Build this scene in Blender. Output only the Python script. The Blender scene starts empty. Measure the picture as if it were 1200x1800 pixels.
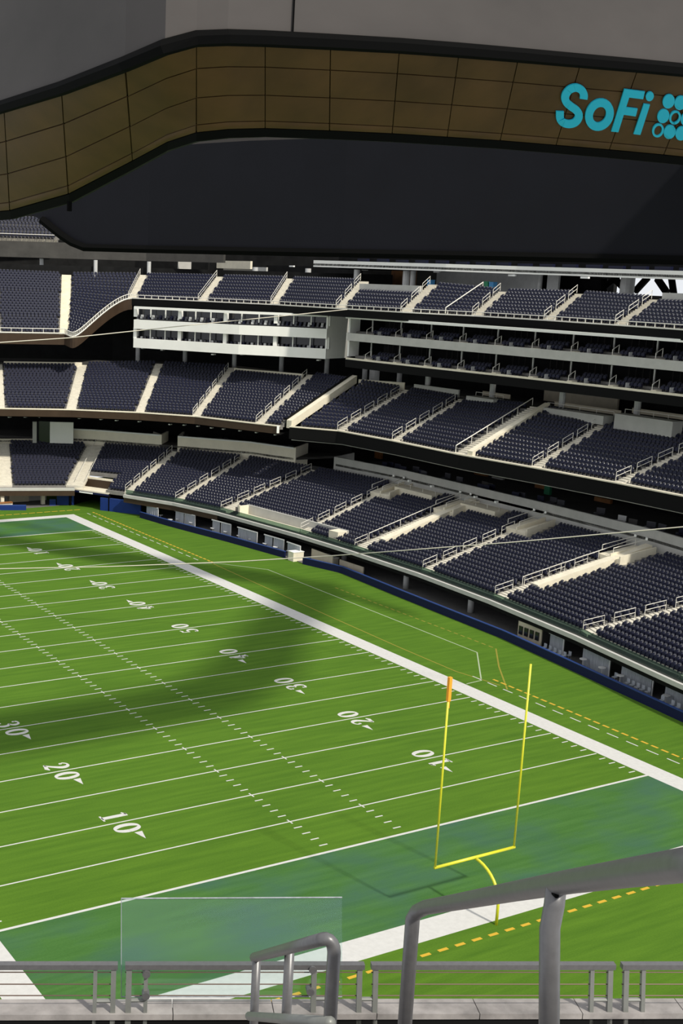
import bpy, math, random
import numpy as np
from mathutils import Matrix, Vector
random.seed(7)
rng = np.random.default_rng(7)
scene = bpy.context.scene
COL = scene.collection

# ------------------------------------------------------------------ camera
CAM = np.array([-69.951, -56.512, 33.931])
RC = np.array([[0.87335812, -0.48628591, 0.0277777],
               [-0.08283041, -0.20447617, -0.97536076],
               [0.47998408, 0.84953841, -0.21886019]])
FPX, CX, CY = 2216.1, 323.44, 970.81
cam = bpy.data.cameras.new('camera')
cam.sensor_fit = 'VERTICAL'; cam.sensor_height = 36.0
cam.lens = FPX / 1800 * 36
cam.shift_x = (600 - CX) / 1800; cam.shift_y = (CY - 900) / 1800
cam.clip_end = 2000; cam.clip_start = 0.05
cam_ob = bpy.data.objects.new('camera', cam); COL.objects.link(cam_ob)
cam_ob.matrix_world = Matrix(((RC[0][0], -RC[1][0], -RC[2][0], CAM[0]),
                              (RC[0][1], -RC[1][1], -RC[2][1], CAM[1]),
                              (RC[0][2], -RC[1][2], -RC[2][2], CAM[2]), (0, 0, 0, 1)))
scene.camera = cam_ob

# ------------------------------------------------------------------ light
world = bpy.data.worlds.new('world'); scene.world = world; world.use_nodes = True
bg = world.node_tree.nodes['Background']
bg.inputs[0].default_value = (0.93, 0.96, 1.0, 1); bg.inputs[1].default_value = 0.90
sun = bpy.data.lights.new('sun', 'SUN'); sun.energy = 4.0; sun.angle = math.radians(3.0)
sun.color = (1.0, 0.95, 0.84)
sun_ob = bpy.data.objects.new('sun', sun); COL.objects.link(sun_ob)
sd = Vector((-0.16, 1.0, -1.0)).normalized()
sun_ob.rotation_euler = sd.to_track_quat('-Z', 'Y').to_euler()
sun_ob.location = (-30, -120, 120)
vs = scene.view_settings
vs.view_transform = 'Standard'; vs.look = 'None'; vs.gamma = 1.0; vs.use_curve_mapping = False
vs.exposure = 0.0

# ------------------------------------------------------------------ geometry of sight lines (surveying helpers)
def ray(x, y):
    return RC.T @ np.array([(x - CX) / FPX, (y - CY) / FPX, 1.0])
def onz(x, y, z):
    d = ray(x, y); return CAM + d * (z - CAM[2]) / d[2]
def onx(x, y, X):
    d = ray(x, y); return CAM + d * (X - CAM[0]) / d[0]
def ony(x, y, Y):
    d = ray(x, y); return CAM + d * (Y - CAM[1]) / d[1]
def atd(x, y, dep):
    return CAM + ray(x, y) * dep
def onplane(x, y, p, n):
    d = ray(x, y); return CAM + d * (np.dot(np.array(p) - CAM, n) / np.dot(d, n))

# ------------------------------------------------------------------ materials
def mat(name, col, rough=0.7, metal=0.0, noise=0.0, scale=5.0, spec=0.5, bump=0.0, stretch=None, col2=None):
    m = bpy.data.materials.new(name); m.use_nodes = True
    nt = m.node_tree; b = nt.nodes['Principled BSDF']
    b.inputs['Base Color'].default_value = (*col, 1); b.inputs['Roughness'].default_value = rough
    b.inputs['Metallic'].default_value = metal; b.inputs['Specular IOR Level'].default_value = spec
    if noise or bump:
        tc = nt.nodes.new('ShaderNodeTexCoord'); mp = nt.nodes.new('ShaderNodeMapping')
        if stretch: mp.inputs['Scale'].default_value = stretch
        nz = nt.nodes.new('ShaderNodeTexNoise'); nz.inputs['Scale'].default_value = scale
        nz.inputs['Detail'].default_value = 5; nz.inputs['Roughness'].default_value = 0.6
        nt.links.new(tc.outputs['Object'], mp.inputs[0]); nt.links.new(mp.outputs[0], nz.inputs['Vector'])
        if noise:
            rp = nt.nodes.new('ShaderNodeValToRGB')
            rp.color_ramp.elements[0].position = 0.3; rp.color_ramp.elements[1].position = 0.7
            lo = [c * (1 - noise) for c in col]; hi = col2 if col2 else [min(1, c * (1 + noise)) for c in col]
            rp.color_ramp.elements[0].color = (*lo, 1); rp.color_ramp.elements[1].color = (*hi, 1)
            nt.links.new(nz.outputs['Fac'], rp.inputs[0]); nt.links.new(rp.outputs[0], b.inputs['Base Color'])
        if bump:
            bp = nt.nodes.new('ShaderNodeBump'); bp.inputs['Strength'].default_value = bump
            nt.links.new(nz.outputs['Fac'], bp.inputs['Height']); nt.links.new(bp.outputs[0], b.inputs['Normal'])
    return m

def turf_mat(name, ca, cb, cc=None):
    """grass: large soft mottling times fine blade grain; optional paint residue tint"""
    m = bpy.data.materials.new(name); m.use_nodes = True
    nt = m.node_tree; b = nt.nodes['Principled BSDF']; L = nt.links.new
    b.inputs['Roughness'].default_value = 0.95; b.inputs['Specular IOR Level'].default_value = 0.15
    tc = nt.nodes.new('ShaderNodeTexCoord')
    def noise(scale, sc, det=4):
        mp = nt.nodes.new('ShaderNodeMapping'); mp.inputs['Scale'].default_value = sc
        n = nt.nodes.new('ShaderNodeTexNoise'); n.inputs['Scale'].default_value = scale; n.inputs['Detail'].default_value = det
        L(tc.outputs['Object'], mp.inputs[0]); L(mp.outputs[0], n.inputs['Vector']); return n
    big = noise(0.10, (1, 1, 1), 3); fine = noise(1.3, (0.13, 1.5, 1), 6); grain = noise(11.0, (0.8, 1.2, 1), 2)
    r1 = nt.nodes.new('ShaderNodeValToRGB'); e = r1.color_ramp.elements
    e[0].position = 0.26; e[1].position = 0.74; e[0].color = (*ca, 1); e[1].color = (*cb, 1)
    ad = nt.nodes.new('ShaderNodeMath'); ad.operation = 'MULTIPLY_ADD'; ad.inputs[1].default_value = 0.55; ad.inputs[2].default_value = 0.0
    L(fine.outputs['Fac'], ad.inputs[0])
    ad2 = nt.nodes.new('ShaderNodeMath'); ad2.operation = 'MULTIPLY_ADD'; ad2.inputs[1].default_value = 0.25
    L(grain.outputs['Fac'], ad2.inputs[0]); L(ad.outputs[0], ad2.inputs[2])
    ad3 = nt.nodes.new('ShaderNodeMath'); ad3.operation = 'MULTIPLY_ADD'; ad3.inputs[1].default_value = 0.2
    L(big.outputs['Fac'], ad3.inputs[0]); L(ad2.outputs[0], ad3.inputs[2]); L(ad3.outputs[0], r1.inputs[0])
    out = r1.outputs[0]
    if cc:
        n2 = noise(0.22, (0.6, 1, 1), 4); r2 = nt.nodes.new('ShaderNodeValToRGB'); f = r2.color_ramp.elements
        f[0].position = 0.42; f[1].position = 0.66; f[0].color = (0, 0, 0, 1); f[1].color = (0.75, 0.75, 0.75, 1)
        L(n2.outputs['Fac'], r2.inputs[0]); mx = nt.nodes.new('ShaderNodeMixRGB')
        mx.inputs[2].default_value = (*cc, 1); L(r2.outputs[0], mx.inputs[0]); L(out, mx.inputs[1]); out = mx.outputs[0]
    L(out, b.inputs['Base Color'])
    bp = nt.nodes.new('ShaderNodeBump'); bp.inputs['Strength'].default_value = 0.25; bp.inputs['Distance'].default_value = 0.04
    L(grain.outputs['Fac'], bp.inputs['Height']); L(bp.outputs[0], b.inputs['Normal'])
    return m

M = {}
M['turf'] = turf_mat('turf', (0.042, 0.105, 0.007), (0.092, 0.185, 0.014))
M['turf_end'] = turf_mat('turf_end', (0.030, 0.096, 0.016), (0.070, 0.168, 0.040), (0.042, 0.10, 0.08))
M['paint'] = mat('white_paint', (0.52, 0.51, 0.49), 0.9, noise=0.06, scale=3)
M['paint_y'] = mat('yellow_paint', (0.52, 0.32, 0.02), 0.9)
M['paint_yf'] = mat('faded_yellow_paint', (0.22, 0.20, 0.015), 0.9)
M['paint_f'] = mat('faded_white_paint', (0.34, 0.40, 0.26), 0.9)
M['goal'] = mat('goal_yellow', (0.62, 0.60, 0.03), 0.35)
M['ribbon'] = mat('orange_ribbon', (0.85, 0.33, 0.02), 0.7)
M['conc'] = mat('terrace_concrete', (0.19, 0.18, 0.165), 0.9, noise=0.15, scale=1.5)
M['cream'] = mat('cream_concrete', (0.72, 0.66, 0.52), 0.85, noise=0.08, scale=1.2)
M['step'] = mat('step_concrete', (0.62, 0.58, 0.49), 0.9, noise=0.10, scale=2.0)
M['cream_lit'] = mat('brightened_cream', (0.84, 0.77, 0.62), 0.85, noise=0.05, scale=0.8)  # paler copy of the cream: sunlight on the shaded parapets put into colour
M['greyw'] = mat('grey_plaster', (0.46, 0.45, 0.42), 0.85, noise=0.08, scale=0.8)
M['white'] = mat('white_panel', (0.84, 0.83, 0.78), 0.6, noise=0.03, scale=0.5)
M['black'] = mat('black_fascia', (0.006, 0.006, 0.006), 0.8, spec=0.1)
M['brown'] = mat('bronze_fascia', (0.045, 0.028, 0.017), 0.55, noise=0.15, scale=0.6, spec=0.2)
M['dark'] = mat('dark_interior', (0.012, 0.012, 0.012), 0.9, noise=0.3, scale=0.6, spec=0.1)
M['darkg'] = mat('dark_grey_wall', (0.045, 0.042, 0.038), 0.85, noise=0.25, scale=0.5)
M['glass_dark'] = mat('dark_window', (0.012, 0.013, 0.016), 0.15)
M['seat'] = mat('navy_seat', (0.006, 0.0075, 0.026), 0.5, spec=0.25)
M['rim_grey'] = mat('seat_rim_highlight', (0.034, 0.034, 0.044), 0.36)  # rim paler than the navy: light caught on seat edges put into colour
M['rail'] = mat('pale_rail', (0.70, 0.67, 0.60), 0.45)
M['blue'] = mat('royal_blue_pad', (0.008, 0.028, 0.15), 0.6, noise=0.1, scale=1, spec=0.2)
M['navy'] = mat('navy_pad', (0.005, 0.008, 0.045), 0.6, spec=0.2)
M['bluecap'] = mat('blue_cap', (0.02, 0.05, 0.20), 0.5)
M['curtain'] = mat('grey_curtain', (0.30, 0.32, 0.35), 0.9, noise=0.25, scale=3, stretch=(6, 6, 0.2))
M['beige'] = mat('beige_door', (0.42, 0.37, 0.28), 0.7, noise=0.1, scale=1)
M['patio'] = mat('patio_grey', (0.13, 0.125, 0.12), 0.8, noise=0.15, scale=1)
M['table'] = mat('table_white', (0.62, 0.62, 0.62), 0.5)
M['column'] = mat('column_grey', (0.50, 0.50, 0.49), 0.7, noise=0.08, scale=1.5)
M['wood_glow'] = mat('warm_wood_glow', (0.30, 0.12, 0.03), 0.6, noise=0.3, scale=1)  # wood tone, also used for the painted lamp glow in the club
M['screen'] = mat('led_screen_dark', (0.0042, 0.0044, 0.0072), 0.6, noise=0.12, scale=0.2, spec=0.15)
M['mesh'] = mat('grey_mesh_cladding', (0.045, 0.039, 0.036), 0.8, noise=0.2, scale=0.12, stretch=(1, 1, 2))
M['panel'] = mat('bronze_panel', (0.070, 0.036, 0.012), 0.6, noise=0.25, scale=0.35, bump=0.1, spec=0.25)
M['trim'] = mat('black_trim', (0.003, 0.003, 0.003), 0.85, spec=0.05)
M['logo'] = mat('logo_turquoise', (0.010, 0.44, 0.62), 0.5)
M['gunmetal'] = mat('grey_painted_steel', (0.135, 0.132, 0.135), 0.38, metal=0.35, noise=0.10, scale=30, bump=0.02)
M['gun2'] = mat('grey_green_steel', (0.20, 0.205, 0.19), 0.45, metal=0.2, noise=0.08, scale=8)
M['cable'] = mat('steel_cable', (0.10, 0.06, 0.045), 0.5, metal=0.4)
M['wire'] = mat('pale_wire', (0.62, 0.57, 0.48), 0.6)
M['ledge'] = mat('stained_ledge', (0.26, 0.24, 0.23), 0.85, noise=0.35, scale=3.5)
M['bin_g'] = mat('green_bin', (0.02, 0.22, 0.10), 0.5)
M['bin_b'] = mat('blue_bin', (0.06, 0.25, 0.5), 0.5)
M['lamp'] = mat('lamp_white', (0.85, 0.85, 0.82), 0.4)
g = bpy.data.materials.new('clear_glass'); g.use_nodes = True
nt = g.node_tree; nt.nodes.clear()
o_ = nt.nodes.new('ShaderNodeOutputMaterial'); mx_ = nt.nodes.new('ShaderNodeMixShader')
tr_ = nt.nodes.new('ShaderNodeBsdfTransparent'); tr_.inputs[0].default_value = (0.90, 0.96, 0.95, 1)
gl_ = nt.nodes.new('ShaderNodeBsdfPrincipled'); gl_.inputs['Base Color'].default_value = (0.45, 0.55, 0.58, 1); gl_.inputs['Roughness'].default_value = 0.25
mx_.inputs[0].default_value = 0.055
nt.links.new(tr_.outputs[0], mx_.inputs[1]); nt.links.new(gl_.outputs[0], mx_.inputs[2]); nt.links.new(mx_.outputs[0], o_.inputs[0])
M['glass'] = g
g2 = g.copy(); g2.name = 'tinted_glass'; M['tint'] = g2
for n_ in g2.node_tree.nodes:
    if n_.type == 'BSDF_TRANSPARENT': n_.inputs[0].default_value = (0.42, 0.52, 0.46, 1)

# ------------------------------------------------------------------ mesh builder
class MB:
    def __init__(s): s.v = []; s.f = []; s.m = []
    def add(s, vs, fs, mi=0):
        b = len(s.v); s.v.extend([tuple(float(c) for c in p) for p in vs])
        for f in fs: s.f.append(tuple(i + b for i in f)); s.m.append(mi)
    def quad(s, a, b, c, d, mi=0): s.add([a, b, c, d], [(0, 1, 2, 3)], mi)
    def hexa(s, lo, hi, mi=0):
        """prism from two matching loops"""
        n = len(lo); fs = [tuple(range(n))[::-1], tuple(range(n, 2 * n))]
        for i in range(n):
            j = (i + 1) % n; fs.append((i, j, n + j, n + i))
        s.add(list(lo) + list(hi), fs, mi)
    def box(s, c, size, rz=0, mi=0):
        hx, hy, hz = [k / 2 for k in size]; ca, sa = math.cos(rz), math.sin(rz)
        lo = []; hi = []
        for x, y in ((-hx, -hy), (hx, -hy), (hx, hy), (-hx, hy)):
            X = c[0] + x * ca - y * sa; Y = c[1] + x * sa + y * ca
            lo.append((X, Y, c[2] - hz)); hi.append((X, Y, c[2] + hz))
        s.hexa(lo, hi, mi)
    def wall(s, path, z0, z1, t, mi=0, side=1):
        """upright wall along plan path, thickness t to its side; z0/z1 scalar or per point"""
        P = [np.array(p[:2], float) for p in path]; n = len(P)
        Z0 = [z0] * n if np.isscalar(z0) else z0; Z1 = [z1] * n if np.isscalar(z1) else z1
        Q = []
        for i in range(n):
            a = P[max(i - 1, 0)]; b = P[min(i + 1, n - 1)]; d = b - a; d = d / (np.linalg.norm(d) + 1e-9)
            Q.append(P[i] + np.array([d[1], -d[0]]) * t * side)
        for i in range(n - 1):
            lo = [(*P[i], Z0[i]), (*P[i + 1], Z0[i + 1]), (*Q[i + 1], Z0[i + 1]), (*Q[i], Z0[i])]
            hi = [(*P[i], Z1[i]), (*P[i + 1], Z1[i + 1]), (*Q[i + 1], Z1[i + 1]), (*Q[i], Z1[i])]
            s.hexa(lo, hi, mi)
    def strip(s, A, B, mi=0):
        for i in range(len(A) - 1): s.quad(A[i], A[i + 1], B[i + 1], B[i], mi)
    def slab(s, A, B, t, mi=0):
        """plate between polylines A and B (3D), thickness t downwards"""
        for i in range(len(A) - 1):
            top = [np.array(A[i]), np.array(A[i + 1]), np.array(B[i + 1]), np.array(B[i])]
            s.hexa([p - np.array([0, 0, t]) for p in top], top, mi)
    def tube(s, pts, r, n=8, mi=0, caps=True):
        P = [np.array(p, float) for p in pts]; k = len(P); rings = []
        rr = [r] * k if np.isscalar(r) else r
        up = None
        for i in range(k):
            d = P[min(i + 1, k - 1)] - P[max(i - 1, 0)]; d = d / (np.linalg.norm(d) + 1e-12)
            if up is None:
                ref = np.array([0, 0, 1.0]) if abs(d[2]) < 0.9 else np.array([1.0, 0, 0])
            else: ref = up
            sd_ = np.cross(d, ref); sd_ /= np.linalg.norm(sd_) + 1e-12; u = np.cross(sd_, d); up = u
            rings.append([P[i] + rr[i] * (math.cos(2 * math.pi * j / n) * sd_ + math.sin(2 * math.pi * j / n) * u) for j in range(n)])
        vs_ = [p for r_ in rings for p in r_]; fs = []
        for i in range(k - 1):
            for j in range(n):
                a = i * n + j; b = i * n + (j + 1) % n; fs.append((a, b, b + n, a + n))
        if caps: fs.append(tuple(range(n))[::-1]); fs.append(tuple(range((k - 1) * n, k * n)))
        s.add(vs_, fs, mi)
    def mesh(s, name, mats, smooth=False):
        me = bpy.data.meshes.new(name); me.from_pydata(s.v, [], s.f)
        for m in (mats if isinstance(mats, (list, tuple)) else [mats]): me.materials.append(m)
        if any(s.m): me.polygons.foreach_set('material_index', s.m)
        if smooth: me.polygons.foreach_set('use_smooth', [True] * len(s.f))
        me.update(); return me
    def build(s, name, mats, parent=None, smooth=False):
        me = s.mesh(name, mats, smooth); return link(me, name, parent)

def link(me, name, parent=None):
    o = bpy.data.objects.new(name, me); COL.objects.link(o)
    if parent is not None:
        o.parent = parent
        o.matrix_parent_inverse = Matrix.Translation(-Vector(parent.location)) if tuple(parent.location) != (0, 0, 0) else Matrix()
    return o
def tag(o, label=None, cat=None, group=None, kind=None):
    if label: o['label'] = label
    if cat: o['category'] = cat
    if group: o['group'] = group
    if kind: o['kind'] = kind
    return o
def thing(name, label, cat, group=None, kind=None, loc=(0, 0, 0)):
    o = bpy.data.objects.new(name, None); COL.objects.link(o); o.empty_display_size = 0.5
    o.location = tuple(float(c) for c in loc)
    return tag(o, label, cat, group, kind)
def arc_pts(c, r, a0, a1, n):
    return [(c[0] + r * math.cos(a0 + (a1 - a0) * i / n), c[1] + r * math.sin(a0 + (a1 - a0) * i / n)) for i in range(n + 1)]
def lerp(a, b, t): return np.array(a, float) * (1 - t) + np.array(b, float) * t

# ================================================================== FIELD
YD = 0.9144
mb = MB(); mb.box((-15, 45, -0.25), (130, 170, 0.5)); floor = mb.build('floor', M['turf'])
tag(floor, 'striped green football turf with white yard markings', 'field', kind='structure')
FW = 53.33 * YD; GX = 100 * YD
def flat(name, poly, m, z=0.012, parent=None):
    b = MB(); b.hexa([(x, y, 0.0) for x, y in poly], [(x, y, z) for x, y in poly]); return b.build(name, m, parent or floor)
def rect(name, x0, x1, y0, y1, m, z=0.012): return flat(name, [(x0, y0), (x1, y0), (x1, y1), (x0, y1)], m, z)
# end zones
NEAR0 = -8.95
rect('end_zone_turf', -FW, 0, NEAR0, 0, M['turf_end'], 0.006)
rect('end_zone_turf', -FW, 0, GX, GX + 9.3, M['turf_end'], 0.006)
# border
rect('sideline_border', 0, 1.83, NEAR0 - 1.83, GX + 9.3 + 1.6, M['paint'])
rect('sideline_border', -FW - 1.83, -FW, NEAR0 - 1.83, GX + 9.3 + 1.6, M['paint'])
rect('end_line_border', -FW, 0, NEAR0 - 1.83, NEAR0, M['paint'])
rect('end_line_border', -FW, 0, GX + 9.3, GX + 9.3 + 1.6, M['paint'])
for k in range(0, 21):
    y = k * 5 * YD; w = 0.20 if k in (0, 20) else 0.10
    e = 0 if k in (0, 20) else 0.12
    rect('goal_line' if k in (0, 20) else 'yard_line', -FW + e, -e, y - w / 2 - (0.0), y + w / 2, M['paint'], 0.014)
# hash marks
hm = MB(); hm.hexa([(-.3, -.05, 0), (.3, -.05, 0), (.3, .05, 0), (-.3, .05, 0)], [(-.3, -.05, .013), (.3, -.05, .013), (.3, .05, .013), (-.3, .05, .013)])
hmesh = hm.mesh('hash_mark', M['paint'])
ht = MB(); ht.hexa([(-.05, -.3, 0), (.05, -.3, 0), (.05, .3, 0), (-.05, .3, 0)], [(-.05, -.3, .016), (.05, -.3, .016), (.05, .3, .016), (-.05, .3, .016)])
htm = ht.mesh('hash_tick', M['paint'])
for yd_ in range(1, 100):
    for v, off in ((0.55, 0), (23.58, 0), (29.75, 0), (52.78, 0)):
        x = -v * YD
        p = (RC[2] @ (np.array([x, yd_ * YD, 0]) - CAM)); c0 = RC[0] @ (np.array([x, yd_ * YD, 0]) - CAM)
        if CX + FPX * c0 / p < -40: continue
        if yd_ % 5:
            o = link(hmesh, 'hash_mark', floor); o.location = (x, yd_ * YD, 0)
        elif 5 < v < 50:
            o = link(htm, 'hash_tick', floor); o.location = (x, yd_ * YD, 0)
# yard numbers: calligraphic strokes, box 1.22 wide x 1.83 high
def stroke(pts, ws):
    """polyline with widths -> list of quads"""
    P = [np.array(p, float) for p in pts]; L = []; R_ = []
    for i in range(len(P)):
        d = P[min(i + 1, len(P) - 1)] - P[max(i - 1, 0)]; d = d / np.linalg.norm(d) + 1e-9; n = np.array([-d[1], d[0]])
        L.append(P[i] + n * ws[i] / 2); R_.append(P[i] - n * ws[i] / 2)
    return [(L[i], L[i + 1], R_[i + 1], R_[i]) for i in range(len(P) - 1)]
def ell(cx, cy, rx, ry, a0, a1, n): return [(cx + rx * math.cos(math.radians(a0 + (a1 - a0) * i / n)), cy + ry * math.sin(math.radians(a0 + (a1 - a0) * i / n))) for i in range(n + 1)]
def wv(pts, a, b, ang=0):
    """broad-nib widths: thick on vertical travel"""
    out = []
    for i in range(len(pts)):
        d = np.array(pts[min(i + 1, len(pts) - 1)]) - np.array(pts[max(i - 1, 0)]); d = d / (np.linalg.norm(d) + 1e-9)
        out.append(b + (a - b) * abs(d[1]) ** 1.5)
    return out
def digit(ch):
    q = []
    if ch == '0':
        p = ell(0, .915, .42, .80, 0, 360, 28); q += stroke(p, wv(p, .36, .15))
    elif ch == '1':
        q += stroke([(0.02, 0.05), (0.02, 1.80)], [.34, .34]); q += stroke([(-.36, .06), (.40, .06)], [.13, .13])
        q += stroke([(.0, 1.76), (-.34, 1.55)], [.13, .10])
    elif ch == '2':
        p = ell(0, 1.32, .38, .44, 165, -20, 12) + [(.25, .95), (-.02, .55), (-.36, .16)]
        q += stroke(p, [.12, .13, .13, .14, .15, .16, .2, .26, .3, .34, .36, .36, .36, .32, .24, .16, .12])
        q += stroke([(-.45, .15), (-.1, .17), (.2, .10), (.48, .22)], [.12, .26, .30, .10]); q += stroke(ell(-.27, 1.32, .06, .06, 0, 360, 8), [.13] * 9)
    elif ch == '3':
        p = ell(-.02, 1.38, .36, .37, 150, -80, 12); q += stroke(p, wv(p, .30, .13))
        p = ell(-.02, .52, .40, .46, 95, -150, 14); q += stroke(p, wv(p, .34, .13))
        q += stroke(ell(-.3, 1.45, .06, .06, 0, 360, 8), [.13] * 9); q += stroke(ell(-.32, .36, .06, .06, 0, 360, 8), [.13] * 9)
    elif ch == '4':
        q += stroke([(.14, .05), (.14, 1.78)], [.34, .34]); q += stroke([(.12, 1.74), (-.46, .62)], [.12, .12])
        q += stroke([(-.50, .60), (.48, .60)], [.13, .13]); q += stroke([(-.14, .06), (.42, .06)], [.12, .12])
    elif ch == '5':
        p = ell(-.03, .60, .40, .52, 115, -150, 14); q += stroke(p, wv(p, .34, .13))
        q += stroke([(-.33, 1.0), (-.27, 1.72)], [.10, .10]); q += stroke([(-.28, 1.70), (.1, 1.66), (.34, 1.78)], [.2, .24, .10])
        q += stroke(ell(-.32, .36, .06, .06, 0, 360, 8), [.13] * 9)
    return q
def number(y, txt, side, arrow):
    b = MB()
    X0 = -12 * YD if side > 0 else -FW + 12 * YD
    up = -1 if side > 0 else 1         # numeral up direction in X
    rt = 1 if side > 0 else -1         # reading direction in Y
    def put(u, v, z): return (X0 + up * v, y + rt * u, z)
    for ci, ch in enumerate(txt):
        off = (-0.92, 0.92)[ci]
        for Q in digit(ch):
            b.hexa([put(p[0] + off, p[1], 0) for p in Q], [put(p[0] + off, p[1], .017) for p in Q])
    o = b.build('yard_number', M['paint'], floor)
    if arrow:
        a = MB(); s_ = arrow * rt
        tri = [(s_ * 1.72, 1.02), (s_ * 1.72, 1.55), (s_ * 2.75, 1.28)]
        a.hexa([put(*p, 0) for p in tri], [put(*p, .017) for p in tri]); a.build('direction_arrow', M['paint'], floor)
for k in range(1, 10):
    y = k * 10 * YD; t = str(min(k, 10 - k) * 10); ar = 0 if k == 5 else (-1 if k < 5 else 1)
    number(y, t, 1, ar)
    if k <= 4: number(y, t, -1, ar)
# dashed restraining lines and bench area
y = -9.0
def dash(x0, y0, y1, w, m, name='dash'): rect(name, x0 - w / 2, x0 + w / 2, y0, y1, m, 0.013)
n = 0
while y < 103:
    if not (22.5 < y < 69): dash(3.93, y, y + 1.1, 0.12, M['paint'], 'white_dash')
    if not (20 < y < 68.5): dash(5.0, y, y + .62, 0.22, M['paint_y'], 'yellow_dash'); dash(5.0, y + .95, y + 1.57, .22, M['paint_y'], 'yellow_dash')
    y += 1.9
x = -52.0
while x < 4:
    rect('yellow_dash', x, x + .62, -11.95, -11.75, M['paint_y'], 0.013)
    rect('yellow_dash', x, x + .9, 105.1, 105.3, M['paint_y'], 0.013); x += 1.15
def line(name, pts, w, m):
    b = MB()
    for i, (A, B, Cc, D) in enumerate(stroke(pts, [w] * len(pts))):
        b.hexa([(*p, 0) for p in (A, B, Cc, D)], [(*p, .011) for p in (A, B, Cc, D)])
    return b.build(name, m, floor)
line('bench_area_line', [(2.0, 69.5), (5.4, 68.3), (9.1, 63.4), (9.15, 48.8), (9.2, 27.8), (3.85, 21.3), (2.0, 21.1)], .12, M['paint_f'])
line('bench_edge_line', [(4.7, 69.7), (4.3, 58.4), (3.8, 43.5), (3.5, 32), (3.5, 24.2), (4.4, 19.6)], .14, M['paint_yf'])
for i in range(26):
    a = i / 26; p = lerp((11.4, 53.2), (11.7, 28.0), a)
    rect('faded_dash', p[0] - .08, p[0] + .08, p[1] - .55, p[1], M['paint_yf'], .011)
line('bench_edge_line', [(11.7, 28.0), (8.0, 23.6), (4.2, 18.5)], .14, M['paint_yf'])
# ------------------------------------------------------------------ goal post
gp = thing('goal_post', 'yellow gooseneck goal post standing behind the near end line', 'goal post', loc=(-24.385, -11.15, 0))
gx = -24.385; gy = -9.14; hw = 2.82
b = MB(); pts = [(gx, gy - 2.0, 0), (gx, gy - 2.0, 1.2)] + [(gx, gy - 2.0 + 2.0 * (1 - math.cos(a)), 1.2 + 1.80 * math.sin(a)) for a in [math.pi / 2 * i / 9 for i in range(1, 10)]]
b.tube(pts, .085, 12); b.build('gooseneck_post', M['goal'], gp, True)
b = MB(); b.tube([(gx - hw - .05, gy, 3.05), (gx + hw + .05, gy, 3.05)], .085, 12); b.build('crossbar', M['goal'], gp, True)
for s in (-1, 1):
    b = MB(); b.tube([(gx + s * hw, gy, 3.05), (gx + s * hw, gy, 13.72)], .06, 10); u = b.build('upright', M['goal'], gp, True)
    if s < 0:
        b = MB(); b.box((gx + s * hw + .02, gy, 13.1), (.19, .17, 1.3)); b.box((gx + s * hw + .07, gy, 12.3), (.07, .05, .5)); b.build('wind_ribbon', M['ribbon'], u)

# ================================================================== STANDS
SEATS = []      # x, y, z, yaw(facing angle), row pitch
def pol_len(P): return sum(np.linalg.norm(np.array(P[i + 1]) - np.array(P[i])) for i in range(len(P) - 1))

def terraces(root, F, B, zf, zb, N, aisle_w, skip=None, seat=True, back_w=None, seatfun=None, name='terrace', pitch=0.52):
    """F,B station lists (plan), zf/zb per station; sections lie between stations, aisles on them"""
    S = len(F)
    def P(j, i, t=0.0):
        """point at station j, row i"""
        k = i / N
        p = lerp(F[j], B[j], k); z = zf[j] * (1 - k) + zb[j] * k
        return np.array([p[0], p[1], z])
    for j in range(S - 1):
        b = MB()
        for i in range(N):
            A0, A1 = P(j, i), P(j + 1, i); C0, C1 = P(j, i + 1), P(j + 1, i + 1)
            row = (A1 - A0)[:2]; L = np.linalg.norm(row)
            t0 = aisle_w[j] / 2 / L; t1 = 1 - aisle_w[j + 1] / 2 / L
            segs = [(t0, t1)]
            if skip: segs = [sg for sg in skip(j, i, t0, t1)]
            for (u0, u1) in segs:
                a = lerp(A0, A1, u0); c = lerp(A0, A1, u1); d = lerp(C0, C1, u0); e = lerp(C0, C1, u1)
                za, zc = a[2], c[2]
                top = [(a[0], a[1], za), (c[0], c[1], zc), (e[0], e[1], zc), (d[0], d[1], za)]
                dz = 0.55
                b.hexa([(p[0], p[1], p[2] - dz) for p in top], top)
                if seat:
                    fdir = (lerp(F[j], F[j + 1], .5) - lerp(B[j], B[j + 1], .5)); yaw = math.atan2(fdir[1], fdir[0])
                    Ls = np.linalg.norm((c - a)[:2]); ns = int((Ls - .12) / pitch); 
                    if ns <= 0: continue
                    m0 = (Ls - ns * pitch) / 2 + (.13 if i % 2 else -.13)
                    rd = (c - a)[:2] / Ls; nrm = math.atan2(-rd[0], rd[1])
                    # facing = perpendicular to the row, towards the field
                    f1 = np.array([rd[1], -rd[0]]); 
                    if np.dot(f1, fdir) < 0: f1 = -f1
                    yaw = math.atan2(f1[1], f1[0])
                    for q in range(ns):
                        tt = (m0 + (q + .5) * pitch) / Ls
                        f_ = lerp(a, c, tt); g_ = lerp(d, e, tt); pp = lerp(f_, g_, .62); zz = za + (zc - za) * tt
                        if seatfun and not seatfun(j, i, u0 + (u1 - u0) * tt): continue
                        SEATS.append((pp[0], pp[1], zz, yaw))
        if b.v: b.build(name, M['conc'], root)
    return P

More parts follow.
